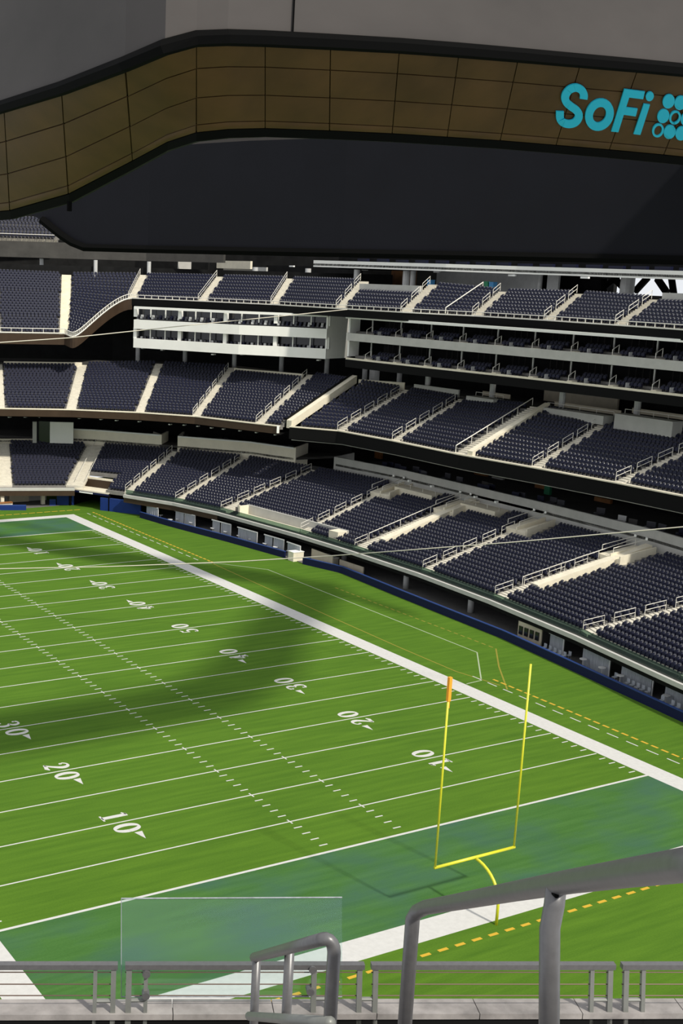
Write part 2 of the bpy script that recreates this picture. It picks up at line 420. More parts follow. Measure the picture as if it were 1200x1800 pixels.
def aisle(root, F, B, zf, zb, N, w, rows=None, m='step', name='aisle_stair'):
    F = np.array(F, float); B = np.array(B, float); d = (B - F) / np.linalg.norm(B - F); s = np.array([-d[1], d[0]]) * w / 2
    b = MB(); r0, r1 = rows or (0, N); rise = (zb - zf) / N
    for i in range(r0 * 2, r1 * 2):
        a = lerp(F, B, i / 2 / N); c = lerp(F, B, (i + 1) / 2 / N); z = zf + rise * (i / 2) + rise * .25
        lo = z - .5
        b.hexa([(*(a - s), lo), (*(a + s), lo), (*(c + s), lo), (*(c - s), lo)], [(*(a - s), z), (*(a + s), z), (*(c + s), z), (*(c - s), z)])
    return b.build(name, M[m], root)

def handrails(root, F, B, zf, zb, N, off, spans, h=0.95, r=.035):
    """tilted two-bar rail frames beside an aisle"""
    F = np.array(F, float); B = np.array(B, float); d = (B - F) / np.linalg.norm(B - F); s = np.array([-d[1], d[0]]) * off
    for a0, a1 in spans:
        p = lerp(F, B, a0 / N) + s; q = lerp(F, B, a1 / N) + s; z0 = zf + (zb - zf) * a0 / N; z1 = zf + (zb - zf) * a1 / N
        b = MB()
        b.tube([(*p, z0), (*p, z0 + h), (*q, z1 + h), (*q, z1)], r, 6)
        b.tube([(*p, z0 + h * .52), (*q, z1 + h * .52)], r * .8, 6)
        b.build('handrail', M['rail'], root)

def ext(path, d):
    return path

# -------------------- lower tier -------------------------------------------------
LF = [(10.0, -12.0), (13.0, 8.0), (15.4, 21.0), (17.0, 33.9), (17.7, 45.8), (17.5, 57.5), (16.9, 67.8), (15.0, 83.8), (12.8, 92.1), (9.2, 100.1), (4.4, 107.9), (-5.0, 111.2), (-17.0, 114.5)]
LB = [(25.5, -19.0), (28.6, 1.5), (31.0, 14.6), (33.9, 31.5), (34.6, 46.6), (34.6, 59.1), (34.6, 72.0), (31.8, 86.7), (27.2, 97.8), (20.1, 106.1), (11.6, 116.1), (-1.2, 122.1), (-15.0, 126.0)]
LZF = [3.0] * 13
LZB = [7.1, 7.1, 7.1, 7.15, 7.1, 7.15, 7.1, 7.1, 7.4, 7.6, 7.5, 7.6, 7.6]
LW = [1.3, 1.3, 1.3, 1.5, 1.3, 1.7, 1.3, 1.3, 1.3, 1.3, 2.6, 2.2, 1.3]
lower = thing('lower_stand', 'lower seating tier of navy seats rising directly above the field wall', 'stand', loc=(20, 50, 3))
NL = 20
def lskip(j, i, t0, t1):
    if j == 9 and i < 7: return [(t0, 0.40)]
    if j in (9, 10, 11) and i >= 14 and False: return []
    if j == 6 and i < 2: return []
    return [(t0, t1)]
def lseat(j, i, t):
    # cross aisles and vomitory mouths at the top of the tier
    if j == 5 and i >= 17 and t > .30: return False
    if j == 4 and i >= 17 and .35 < t < .9: return False
    if j == 1 and i >= 17 and t > .45: return False
    L = np.linalg.norm(np.array(LF[j + 1]) - np.array(LF[j]))
    for st, lo in ((3, 4), (5, 3)):
        if j == st - 1 and i >= lo and (1 - t) * L < 2.1: return False
    for st in (2, 3, 4, 5, 6):
        if j == st - 1 and i >= 14 and (1 - t) * L < 2.9: return False
        if j == st and i >= 15 and t * L < 1.3: return False
    return True
NROW = NL
terraces(lower, LF, LB, LZF, LZB, NL, LW, skip=lskip, seatfun=lseat)
for k in range(1, 12):
    if k == 10:
        aisle(lower, LF[k], LB[k], LZF[k], LZB[k], NL, LW[k])
        F_, B_ = np.array(LF[k]), np.array(LB[k]); d_ = (B_ - F_) / np.linalg.norm(B_ - F_); s_ = np.array([-d_[1], d_[0]])
        for o_f in (-1.55, -.1):
            b = MB(); b.tube([(*(lerp(F_, B_, .05) + s_ * o_f), 3.9), (*(B_ + s_ * o_f), 8.4)], .04, 6); b.build('handrail', M['rail'], lower)
        continue
    aisle(lower, LF[k], LB[k], LZF[k], LZB[k], NL, LW[k])
    if k == 11: continue
    if k == 5: sp = [(.2, 2.4)]
    elif k == 3: sp = [(.2, 2.6), (4.2, 6.6), (7.6, 9.8), (11.2, 13.0)]
    else: sp = [(.2 + 3.4 * q, 2.5 + 3.4 * q) for q in range(6 if k > 6 else 5)]
    handrails(lower, LF[k], LB[k], LZF[k], LZB[k], NL, LW[k] / 2 - .08, sp)
# cream ramps beside the wide aisles and vomitories at the aisle tops
def ramp(root, k, a0, a1, o0, o1, hz, FF, BB, ZF, ZB, N, name='ramp_wall', m='cream'):
    F_, B_ = np.array(FF[k]), np.array(BB[k]); d_ = (B_ - F_) / np.linalg.norm(B_ - F_); s_ = np.array([-d_[1], d_[0]])
    p = lerp(F_, B_, a0 / N); q = lerp(F_, B_, a1 / N); z0 = ZF[k] + (ZB[k] - ZF[k]) * a0 / N; z1 = ZF[k] + (ZB[k] - ZF[k]) * a1 / N
    b = MB(); fp = [p + s_ * o0, p + s_ * o1, q + s_ * o1, q + s_ * o0]; zz = [z0, z0, z1, z1]
    b.hexa([(*a, z_ - .3) for a, z_ in zip(fp, zz)], [(*a, z_ + hz) for a, z_ in zip(fp, zz)])
    return b.build(name, M[m], root)
for k, a0 in ((3, 4.0), (5, 2.8)):
    ramp(lower, k, a0, 20, -LW[k] / 2 - 1.0, -LW[k] / 2, .62, LF, LB, LZF, LZB, NL)
    F_, B_ = np.array(LF[k]), np.array(LB[k]); d_ = (B_ - F_) / np.linalg.norm(B_ - F_); s_ = np.array([-d_[1], d_[0]])
    b = MB(); a0_ = a0 / 20; z0 = 3.0 + 4.1 * a0_
    b.tube([(*(lerp(F_, B_, a0_) + s_ * (LW[k] / 2)), z0 + .9), (*(B_ + s_ * (LW[k] / 2)), 8.0)], .045, 6)
    for q in range(4):
        t = a0_ + (1 - a0_) * q / 3; p = lerp(F_, B_, t) + s_ * (LW[k] / 2); b.tube([(*p, 3 + 4.1 * t), (*p, 3.9 + 4.1 * t)], .035, 6)
    b.build('long_handrail', M['rail'], lower)
for k in (2, 3, 4, 5, 6):
    F_, B_ = np.array(LF[k]), np.array(LB[k]); d_ = (B_ - F_) / np.linalg.norm(B_ - F_); s_ = np.array([-d_[1], d_[0]])
    vz = 6.0
    b = MB()
    fp = [lerp(F_, B_, .74) + s_ * .9, lerp(F_, B_, .74) - s_ * 2.3, B_ - s_ * 2.3, B_ + s_ * .9]
    b.hexa([(*a, 5.2) for a in fp], [(*a, 6.6 if i_ < 2 else 7.25) for i_, a in enumerate(fp)])
    for o_ in (-.85, -2.3):
        p, q = lerp(F_, B_, .74) + s_ * o_, B_ + s_ * o_
        hh = .8
        b.hexa([(*(p + s_ * .09), 5.6), (*(p - s_ * .09), 5.6), (*(q - s_ * .09), 6.4), (*(q + s_ * .09), 6.4)],
               [(*(p + s_ * .09), 6.15 + hh), (*(p - s_ * .09), 6.15 + hh), (*(q - s_ * .09), 6.9 + hh), (*(q + s_ * .09), 6.9 + hh)])
    v = b.build('vomitory_wall', M['cream'], lower)
    for o_ in (.85, -.85):
        b = MB(); p, q = lerp(F_, B_, .76) + s_ * o_, B_ + s_ * o_
        b.tube([(*p, 7.05), (*p, 7.5), (*q, 8.2)], .045, 6); b.build('handrail', M['rail'], lower)
        b = MB(); b.box((*(q), 8.28), (.42, .22, .26), .6); b.build('rail_end_cap', M['lamp'], lower)
# cream back platforms (accessible seating) along the rear
for j, t0, t1 in ((5, .30, .88), (4, .4, .88), (1, .45, .95)):
    A = lerp(LB[j], LB[j + 1], t0); Bq = lerp(LB[j], LB[j + 1], t1); A2 = A + (lerp(LF[j], LF[j + 1], t0) - A) * .13; B2 = Bq + (lerp(LF[j], LF[j + 1], t1) - Bq) * .13
    b = MB(); fp = [A2, B2, Bq, A]; b.hexa([(*p, 6.0) for p in fp], [(*p, 7.45) for p in fp]); b.build('rear_platform', M['cream'], lower)
    b = MB(); gp_ = [(*lerp(A2, A, .3), 7.15), (*lerp(B2, Bq, .3), 7.15)]
    b.tube([(gp_[0][0], gp_[0][1], 7.9), (gp_[1][0], gp_[1][1], 7.9)], .02, 5)
    for q in range(4):
        p = lerp(gp_[0], gp_[1], q / 3); b.tube([(p[0], p[1], 7.1), (p[0], p[1], 7.9)], .03, 5)
    b.build('platform_rail', M['rail'], lower)
    for q in (.2, .8):
        p = lerp(gp_[0], gp_[1], q); b = MB(); b.box((p[0] + .6, p[1], 8.3), (.4, .3, .25)); b.build('lamp_head', M['lamp'], lower)
# front lip of the lower tier + dark underside fascia
def offset(path, dists):
    P = [np.array(p, float) for p in path]; out = []
    for i, p in enumerate(P):
        a = P[max(i - 1, 0)]; c = P[min(i + 1, len(P) - 1)]; d = c - a; d = d / np.linalg.norm(d); nrm = np.array([-d[1], d[0]])
        out.append(p + nrm * (dists if np.isscalar(dists) else dists[i]))
    return out
side_F = LF[:10]; end_F = LF[10:]
lipA = offset(side_F, 1.1)       # towards the field
lipE = offset(end_F, 1.0)
for nm, pa, fr in (('front_lip', lipA, side_F), ('front_lip', lipE, end_F)):
    b = MB(); b.slab([(*p, 2.85) for p in pa], [(*lerp(p, q, .25), 2.87) for p, q in zip(pa, fr)], .40); b.build(nm, M['greyw'], lower)
    b = MB(); b.slab([(*lerp(p, q, .25), 2.8) for p, q in zip(pa, fr)], [(*q, 2.8) for q in fr], .3); b.build('gutter', M['darkg'], lower)
b = MB(); b.wall(offset(side_F, .5), 2.85, 3.5, .04); b.build('glass_guard', M['tint'], lower)
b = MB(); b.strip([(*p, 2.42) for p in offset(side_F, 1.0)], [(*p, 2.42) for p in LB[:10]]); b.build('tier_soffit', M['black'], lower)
b = MB(); b.wall(offset(side_F[:8], .95), 2.05, 2.45, .3); b.build('dark_fascia', M['black'], lower)
b = MB(); b.wall(offset(side_F[7:], .98), 1.75, 2.45, .3); b.build('bronze_fascia', M['brown'], lower)
b = MB(); b.wall(offset(end_F, .95), 1.7, 2.45, .3); b.build('bronze_fascia', M['brown'], lower)
# forward platform box in the side stand (cream parapet around a camera deck)
pA, pB = np.array(onz(415, 900, 3.3)[:2]), np.array(onz(590, 948, 3.3)[:2])
d_ = (pB - pA) / np.linalg.norm(pB - pA); nn = np.array([d_[1], -d_[0]]) * -1
if nn[0] < 0: nn = -nn
b = MB(); b.hexa([(*p, 2.6) for p in (pA, pB, pB + nn * 2.0, pA + nn * 2.0)], [(*p, 2.95) for p in (pA, pB, pB + nn * 2.0, pA + nn * 2.0)]); b.build('deck_floor', M['cream'], lower)
b = MB(); b.hexa([(*p, 2.9) for p in (pA + nn * 1.8, pB + nn * 1.8, pB + nn * 2.05, pA + nn * 2.05)], [(*p, 4.15) for p in (pA + nn * 1.8, pB + nn * 1.8, pB + nn * 2.05, pA + nn * 2.05)]); b.build('deck_back_wall', M['greyw'], lower)
for p, w in ((pA, .35), (pB - d_ * 1.6, 1.6)):
    b = MB(); q = p + d_ * w; b.hexa([(*k, 2.9) for k in (p + nn * .3, q + nn * .3, q + nn * 2.0, p + nn * 2.0)], [(*k, 4.1) for k in (p + nn * .3, q + nn * .3, q + nn * 2.0, p + nn * 2.0)]); b.build('deck_end_block', M['cream'], lower)
# tunnel at the corner
tn = thing('corner_tunnel', 'black players tunnel opening with blue header at the far corner', 'tunnel', loc=(5.5, 104, 0))
tA, tB = np.array((7.4, 102.6)), np.array((4.0, 108.6)); tin = np.array((5.5, 3.6))
b = MB(); b.hexa([(*p, .02) for p in (tA + tin * .9, tB + tin * .9, tB + tin, tA + tin)], [(*p, 2.5) for p in (tA + tin * .9, tB + tin * .9, tB + tin, tA + tin)]); b.build('tunnel_back', M['trim'], tn)
for p in (tA, tB):
    b = MB(); d_ = (tB - tA) / np.linalg.norm(tB - tA) * .1; b.hexa([(*k, .0) for k in (p - d_, p + d_, p + tin + d_, p + tin - d_)], [(*k, 2.5) for k in (p - d_, p + d_, p + tin + d_, p + tin - d_)]); b.build('tunnel_side', M['trim'], tn)
b = MB(); b.hexa([(*p, 2.35) for p in (tA, tB, tB + tin, tA + tin)], [(*p, 2.6) for p in (tA, tB, tB + tin, tA + tin)]); b.build('tunnel_roof', M['cream'], tn)
b = MB(); b.wall([tA - tin * .02, tB - tin * .02], 2.15, 2.42, .1); b.build('tunnel_header', M['navy'], tn)
b = MB(); b.wall([lerp(tA, tB, .38) - tin * .05, lerp(tA, tB, .72) - tin * .05], 2.2, 2.38, .05); b.build('header_sign', M['lamp'], tn)
b = MB(); q0 = tA + tin * .42; q1 = tB + tin * .42; b.wall([q0, q1], 2.5, 3.75, .3); b.build('tunnel_parapet', M['brown'], tn)
b = MB(); b.wall([q0 + tin * .01, q1 + tin * .01], 3.75, 4.0, .5); b.build('parapet_cap', M['cream'], tn)

# -------------------- field wall, patio, suites -----------------------------------
WALLP = [(8.5, -8), (11.4, 6.4), (13.3, 20.3), (14.6, 30.4), (14.9, 37.3), (15.4, 47.2), (16.1, 58.5), (14.5, 64.2)]
WALL2 = [(14.3, 67.8), (12.6, 78.3), (10.4, 89.6), (9.4, 96.8)]
for path, lab in ((WALLP, 'long low navy padded field wall running to the right edge'), (WALL2, 'shorter low navy padded field wall by the far corner')):
    t = thing('field_wall', lab, 'wall', loc=(*path[2], 0))
    b = MB(); b.wall(path, 0, .78, .22); b.build('pad', M['navy'], t)
    b = MB(); b.wall(path, .78, .84, .26); b.build('cap', M['bluecap'], t)
def padbox(px, z, lab, m='blue', depth=1.2):
    P0 = onz(*px[0], 0)[:2]; P1 = onz(*px[1], 0)[:2]; t = thing('wall_pad', lab, 'wall pad', loc=(*P0, 0))
    b = MB(); b.wall([P0, P1], 0, z, depth, side=1); b.build('pad', M[m], t)
    b = MB(); b.wall([P0, P1], z, z + .06, depth * 1.02, side=1); b.build('cap', M['bluecap'], t); return t
tp = padbox(((176, 897), (247, 905)), 1.8, 'tall royal blue padded wall right of the corner tunnel', depth=-.5)
padbox(((100, 888), (130, 888)), 1.75, 'tall royal blue pad left of the corner tunnel', depth=-.8)
padbox(((87, 889), (98, 889)), .85, 'small blue box pad beside the tall blue pad', depth=-.6)
padbox(((-40, 897), (46, 897)), .65, 'low blue padded barrier before the end stand bar', depth=-.5)
# beige gate block between the two walls
t = thing('gate_block', 'pale cream block at the gap in the navy field wall', 'block', loc=(14.6, 66, 0))
b = MB(); b.box((14.9, 66.2, .55), (1.5, 1.1, 1.1)); b.build('body', M['cream'], t); b = MB(); b.box((14.9, 66.2, 1.13), (1.6, 1.2, .06)); b.build('cap', M['white'], t)
t = thing('gate_block', 'lower cream ledge just behind the long navy field wall end', 'block', loc=(17.3, 62.9, 0))
b = MB(); b.box((17.3, 62.9, .5), (1.2, 2.6, 1.0)); b.build('body', M['cream'], t); b = MB(); b.box((17.3, 62.9, 1.03), (1.3, 2.7, .06)); b.build('cap', M['white'], t)
# patio floor and dark suite back wall
b = MB(); b.slab([(*(np.array(p) + (.3, 0)), .06) for p in WALLP + WALL2], [(*(np.array(p) + (14, 2)), .06) for p in WALLP + WALL2], .05)
tag(b.build('floor', M['patio']), 'dark patio floor of the field level suites', 'floor', kind='structure')
SB = [(20.5, -12), (20.8, 6), (21.6, 20), (22.2, 34), (22.6, 46), (22.6, 58), (21.5, 68), (19, 82), (16.5, 92), (13.5, 98)]
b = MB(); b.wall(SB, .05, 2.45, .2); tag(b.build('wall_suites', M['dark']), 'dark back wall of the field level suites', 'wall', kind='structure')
# curtains / sliding doors
def curtain(pl, pr, lab, two=False, rail=1, z=2.35, m='curtain'):
    A = onz(*pl, z); Bq = onz(*pr, z); A2 = A[:2]; B2 = Bq[:2]; d = (B2 - A2); L = np.linalg.norm(d); d = d / L; n_ = np.array([d[1], -d[0]])
    if n_[0] < 0: n_ = -n_
    t = thing('curtain_door', lab, 'curtain', 'curtained suite doors', loc=(*A2, 0.06))
    # pleated curtain
    k = max(6, int(L / .18)); pts = [A2 + d * L * i / k + n_ * (.06 if i % 2 else -.02) for i in range(k + 1)]
    if two:
        h_ = k // 2; b = MB(); b.wall(pts[:h_], .08, z - .1, .03); b.build('curtain', M[m], t); b = MB(); b.wall(pts[h_ + 1:], .08, z - .1, .03); b.build('curtain', M[m], t)
        b = MB(); p = A2 + d * L * .5; b.box((*p, z / 2), (.08, .08, z - .1)); b.build('mullion', M['table'], t)
    else:
        b = MB(); b.wall(pts, .08, z - .1, .03); b.build('curtain', M[m], t)
    b = MB(); b.wall([A2 - d * .15, B2 + d * .2], z - .12, z, .1); b.build('track', M['table'], t)
    if rail:
        b = MB(); p = B2 + d * .12; b.box((*p, z / 2), (.09, .09, z - .1)); b.build('jamb', M['table'], t)
    return t
cs = [((968, 1112), (990, 1121), 'narrow grey suite curtain right of the beige four-pane door'), ((1026, 1136), (1071, 1156), 'wide grey suite curtain behind two round tables'),
      ((1094, 1165), (1147, 1188), 'wide grey suite curtain behind a row of pale stools'), ((1171, 1198), (1225, 1221), 'grey suite curtain cut by the right edge')]
for a, c, l in cs: curtain(a, c, l, z=1.85)
for a, c, l, tw in [((258, 888), (277, 892), 'small pale curtain beside the tall royal blue pad', 0), ((309, 897), (342, 905), 'second suite curtain from the blue pad with cross brace', 1),
                 ((374, 913), (405, 921), 'third suite curtain from the blue pad, two-leaved', 1), ((419, 926), (451, 935), 'fourth suite curtain from the blue pad, single wide leaf', 0),
                 ((466, 939), (498, 948), 'fifth suite curtain from the blue pad, two-leaved', 1), ((506, 952), (527, 959), 'sixth and narrowest suite curtain before the gate block', 0)]:
    curtain(a, c, l, tw, z=1.8)
# beige doors
def beige(pl, pr, lab, panes, z=2.0):
    A2 = onz(*pl, z)[:2]; B2 = onz(*pr, z)[:2]; d = B2 - A2; L = np.linalg.norm(d); d = d / L; n_ = np.array([d[1], -d[0]])
    if n_[0] > 0: n_ = -n_
    t = thing('suite_door', lab, 'door', loc=(*A2, .06))
    b = MB(); b.wall([A2, B2], .06, z, .12, side=1); b.build('door_leaf', M['beige'], t)
    b = MB()
    for i in range(panes):
        p = A2 + d * L * ((i + .62) / (panes + .3)) + n_ * .04; b = MB(); w = L / (panes + 1) * .72
        b.wall([p - d * w / 2, p + d * w / 2], .8, 1.6, .2, side=1); b.build('pane', M['glass_dark'], t)
    return t
beige((913, 1091), (954, 1106), 'beige suite door with four dark panes', 4)
beige((549, 964), (586, 978), 'beige suite door panel beside the gate block', 0, z=1.55)
beige((598, 983), (640, 997), 'dim beige suite door right of the gate block', 0, z=1.2)
# round columns under the tier
for px, py, lab in ((712, 1036, 'grey round column nearest the gate block'), (826, 1078, 'grey round column midway along the navy wall'), (603, 990, 'grey column half behind the navy wall near the gap')):
    p = onz(px, py, .06); b = MB(); b.tube([(p[0] + .3, p[1] + .3, .06), (p[0] + .3, p[1] + .3, 2.45)], .32, 14); tag(b.build('column', M['column'], None, True), lab, 'column')
# bar tables
def table_at(px, py, lab, zt=1.0, grp='round white bar tables on the suite patio'):
    p = onz(px, py, zt); t = thing('bar_table', lab, 'table', grp, loc=(p[0], p[1], .06))
    b = MB(); b.tube([(p[0], p[1], zt - .04), (p[0], p[1], zt + .01)], .34, 14); b.build('table_top', M['table'], t)
    b = MB(); b.tube([(p[0], p[1], .1), (p[0], p[1], zt - .04)], .045, 6); b.build('pole', M['column'], t)
    b = MB(); b.tube([(p[0], p[1], .06), (p[0], p[1], .1)], .24, 10); b.build('base', M['column'], t)
ORD = ['first', 'second', 'third', 'fourth', 'fifth', 'sixth', 'seventh', 'eighth', 'ninth', 'tenth', 'eleventh']
for (px, py), lab in zip(((1025, 1158), (1058, 1173), (1090, 1187), (1171, 1222)), ('left round table of two before the wide grey curtain', 'right round table of two before the wide grey curtain', 'round table before the dark gap left of the stool row', 'round table nearest the right edge of the suite patio')):
    table_at(px, py, lab, .95)
for q, (px, py) in enumerate(((282, 905), (299, 913), (313, 912), (336, 918), (374, 928), (397, 934), (420, 941), (441, 947), (466, 955), (484, 961), (508, 968))):
    table_at(px, py, ORD[q] + ' round white table counted from the tall royal blue pad', .66)
def stool(px, py, lab):
    p = onz(px, py, .62); t = thing('bar_stool', lab, 'stool', 'bar stools on the suite patio', loc=(p[0], p[1], .06))
    b = MB(); b.box((p[0], p[1], .62), (.36, .36, .05)); b.build('seat', M['curtain'], t)
    b = MB(); b.box((p[0] + .16, p[1], .82), (.04, .34, .34)); b.build('backrest', M['curtain'], t)
    for sx in (-.14, .14):
        for sy in (-.14, .14):
            b = MB(); b.tube([(p[0] + sx, p[1] + sy, .06), (p[0] + sx, p[1] + sy, .62)], .018, 4); b.build('leg', M['curtain'], t)
for q, (px, py) in enumerate(((956, 1138), (964.5, 1142), (973, 1146), (981.5, 1150), (990, 1153), (999, 1152))): stool(px, py, ORD[q] + ' pale stool counted from the beige four-pane door')
stool(1080, 1190, 'lone pale stool left of the table by the dark gap')
for q, (px, py) in enumerate(((1102, 1200), (1110.5, 1204), (1119, 1208), (1128, 1212), (1138, 1216))): stool(px, py, ORD[q] + ' stool of the row before the second wide grey curtain')
for q, (px, py) in enumerate(((1162, 1231), (1180, 1239), (1190, 1244))): stool(px, py, ORD[q] + ' of three stools around the rightmost round table')
# bar at the end stand
t = thing('end_bar', 'cream counter bar under the end stand behind the low blue barrier', 'bar', loc=(-6, 111, 0))
eA, eB = np.array((-14.0, 111.9)), np.array((2.6, 110.8))
b = MB(); b.wall([eA + (0, 3.2), eB + (0, 3.2)], 0, 2.3, .2); b.build('back_wall', M['greyw'], t)
b = MB(); b.wall([(-14, 110.2), (-4.4, 109.6)], 0, .75, -.5); b.build('counter', M['cream'], t); b = MB(); b.wall([(-14, 110.15), (-4.4, 109.5)], .75, .9, -.6); b.build('counter_top', M['wood_glow'], t)
for x_ in (-8.3, -5.5, .8):
    b = MB(); b.box((x_, 110.9, 1.15), (.5, .5, 2.3)); b.build('pillar', M['cream'], t)
b = MB(); b.wall([(-7.6, 112.5), (-6.0, 112.4)], .9, 2.1, .2); b.build('dark_window', M['glass_dark'], t)
b = MB(); b.wall([(-3.6, 113.6), (-.6, 113.5)], .2, 1.2, .8); b.build('stacked_crate', M['beige'], t)
b = MB(); b.hexa([(*p, 0) for p in ((-14, 108.4), (2.6, 109.0), (2.6, 114), (-14, 115))], [(*p, .03) for p in ((-14, 108.4), (2.6, 109.0), (2.6, 114), (-14, 115))]); b.build('bar_floor', M['patio'], t)

# -------------------- parapet behind the lower tier + club level -------------------
PAR = [(27.5, -19.5), (30.2, 1), (32.0, 14.0), (34.6, 30.5), (35.1, 46.6), (35.1, 59.1), (35.0, 72.2), (33.4, 84.4)]
PAR2 = [(30.4, 90.4), (27.6, 97.9), (20.5, 106.5)]
PAR3 = [(18.6, 108.6), (11.8, 116.6), (7.4, 120.0)]
club = thing('club_terrace', 'recessed dark club terrace behind a grey parapet above the lower tier', 'terrace', loc=(36, 50, 7))
b = MB(); b.wall(PAR, 6.4, 9.15, .3); b.build('parapet', M['greyw'], club)
b = MB(); b.wall([PAR[-1], (38.5, 87.0)], 6.4, 9.15, .3, side=-1); b.build('parapet_return', M['greyw'], club)
CLB = [(np.array(p) + (13, 0)) for p in PAR]
b = MB(); b.slab([(*p, 8.2) for p in PAR], [(*p, 8.2) for p in CLB], .3); b.build('club_floor', M['darkg'], club)
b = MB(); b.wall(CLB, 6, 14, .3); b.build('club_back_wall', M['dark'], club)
# furnishing and painted lamp glow in the dark club
for i in range(46):
    u = rng.random() * 6.6; j = int(u); p = lerp(PAR[j], PAR[j + 1], u - j) + np.array([1.0 + rng.random() * 2.0, 0])
    b = MB(); c = ['darkg', 'seat', 'rim_grey', 'column'][int(rng.random() * 3.3)]
    b.box((p[0], p[1], 8.75), (.7, 1.1, .12), rng.random()); b.box((p[0] + .3, p[1], 9.05), (.12, 1.0, .6), rng.random() * .3); b.box((p[0], p[1], 8.45), (.15, .15, .5))
    b.build('lounge_seat', M[c], club)
for px, py, w, h_, m in ((735, 795, 2.2, 1.2, 'wood_glow'), (845, 840, 2.4, 1.1, 'wood_glow'), (950, 862, 1.8, 2.0, 'wood_glow'), (1060, 880, 2.5, .6, 'wood_glow'), (665, 800, 1.6, 1.0, 'wood_glow'), (875, 842, 2.0, .5, 'greyw'), (963, 858, .9, 2.2, 'bin_g')):
    p = onx(px, py, 46.5 if m != 'bin_g' else 44); b = MB(); b.box((p[0], p[1], p[2]), (.4, w, h_)); b.build('glow_cabinet_box', M[m], club)  # brown boxes: orange lamp glow of the club put into colour
club2 = thing('club_terrace', 'recessed club terrace behind cream parapets at the far corner', 'terrace', loc=(24, 102, 7))
for path in (PAR2, PAR3):
    b = MB(); b.wall(path, 6.6, 9.6, .35); b.build('parapet', M['cream_lit'], club2)
    b = MB(); b.wall([np.array(p) - (np.array(p) - np.array((-30, 40))) / np.linalg.norm(np.array(p) - np.array((-30, 40))) * .06 for p in path], 9.6, 9.8, .5); b.build('parapet_cap', M['white'], club2)
for P0, P1 in ((PAR2[0], (35.0, 94.0)), (PAR2[-1], (23.6, 110.6)), (PAR3[0], (21.6, 112.0)), (PAR3[-1], (9.8, 125))):
    b = MB(); b.wall([P0, P1], 6.6, 9.8, .3); b.build('parapet_return', M['cream_lit'], club2)
out = np.array((5.5, 6.5))
CB = [(40, 90), (34, 106), (27, 117), (17, 127), (2, 133), (-16, 136)]
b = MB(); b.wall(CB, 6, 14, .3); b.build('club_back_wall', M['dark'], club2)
b = MB(); fl = [PAR2[0], PAR2[1], PAR2[2], PAR3[0], PAR3[1], PAR3[2]]; b.slab([(*p, 8.3) for p in fl], [(*p, 8.3) for p in CB], .3); b.build('club_floor', M['darkg'], club2)
b = MB(); fe = [(7.6, 119.5), (-1.2, 122.2), (-16, 126)]; b.wall(fe, 7.0, 8.2, .4); b.build('low_parapet', M['cream'], club2)
b = MB(); b.slab([(*p, 8.0) for p in fe], [(*p, 8.0) for p in ((9, 128), (0, 131), (-15, 134))], .3); b.build('club_floor', M['darkg'], club2)
p = onz(106, 768, 8.0); b = MB(); b.wall([onz(88, 778, 7.8)[:2], onz(129, 779, 7.8)[:2]], 7.8, 11.0, .5); b.build('pier', M['white'], club2)
b = MB(); b.wall([onz(57, 778, 7.8)[:2], onz(64, 778, 7.8)[:2]], 7.8, 11.0, .4); b.build('pier', M['greyw'], club2)
b = MB(); b.wall([onz(64, 776, 7.9)[:2], onz(88, 777, 7.9)[:2]], 7.8, 11.0, .1); b.build('window', M['glass_dark'], club2)
b = MB(); sA = onz(262, 785, 7.4); aisle(club2, onz(268, 785, 7.2)[:2], onz(276, 762, 9.2)[:2], 7.2, 9.4, 8, 2.6)
for i in range(30):
    u = rng.random() * 4.4; j = int(u)
    if j == 2: continue
    p = lerp(fl[j], fl[j + 1], u - j); q = lerp(CB[j], CB[j + 1], u - j); p = lerp(p, q, .15 + .25 * rng.random())
    b = MB(); b.box((p[0], p[1], 8.9), (.8, 1.0, .1), rng.random()); b.box((p[0], p[1], 9.25), (.12, .9, .6), rng.random()); b.build('lounge_seat', M[['darkg', 'seat', 'rim_grey'][i % 3]], club2)

# -------------------- middle tier ---------------------------------------------------
MF = [(29.0, -6), (31.0, 8), (31.9, 21), (31.6, 33.2), (30.8, 44.1), (29.6, 54.8), (29.6, 67.1), (28.8, 77.6), (24.9, 83.4)]
MBk = [(41.5, -12), (43.8, 3), (44.6, 17), (44.0, 30.6), (43.2, 45.3), (41.9, 55.6), (42.0, 69.0), (41.4, 79.6), (37.5, 86.3)]
MZ = [13.85] * 9; MZB = [18.5, 18.6, 18.6, 18.6, 18.5, 19.0, 18.55, 18.8, 19.4]
mid = thing('middle_stand', 'middle seating tier of navy seats above the dark club terrace', 'stand', loc=(36, 50, 14))
NM = 14; MW = [1.3, 1.3, 1.3, 1.2, 1.2, 1.9, 1.2, 1.2, 1.6]
def mseat(j, i, t):
    L = np.linalg.norm(np.array(MF[j + 1]) - np.array(MF[j]))
    if j == 5 and t * L < 1.7: return False
    return True
terraces(mid, MF, MBk, MZ, MZB, NM, MW, seatfun=mseat)
for k in range(1, 8):
    aisle(mid, MF[k], MBk[k], MZ[k], MZB[k], NM, MW[k])
    if k == 5: continue
    handrails(mid, MF[k], MBk[k], MZ[k], MZB[k], NM, MW[k] / 2 - .05, [(.1 + 2.7 * q, 2.0 + 2.7 * q) for q in range(5)])
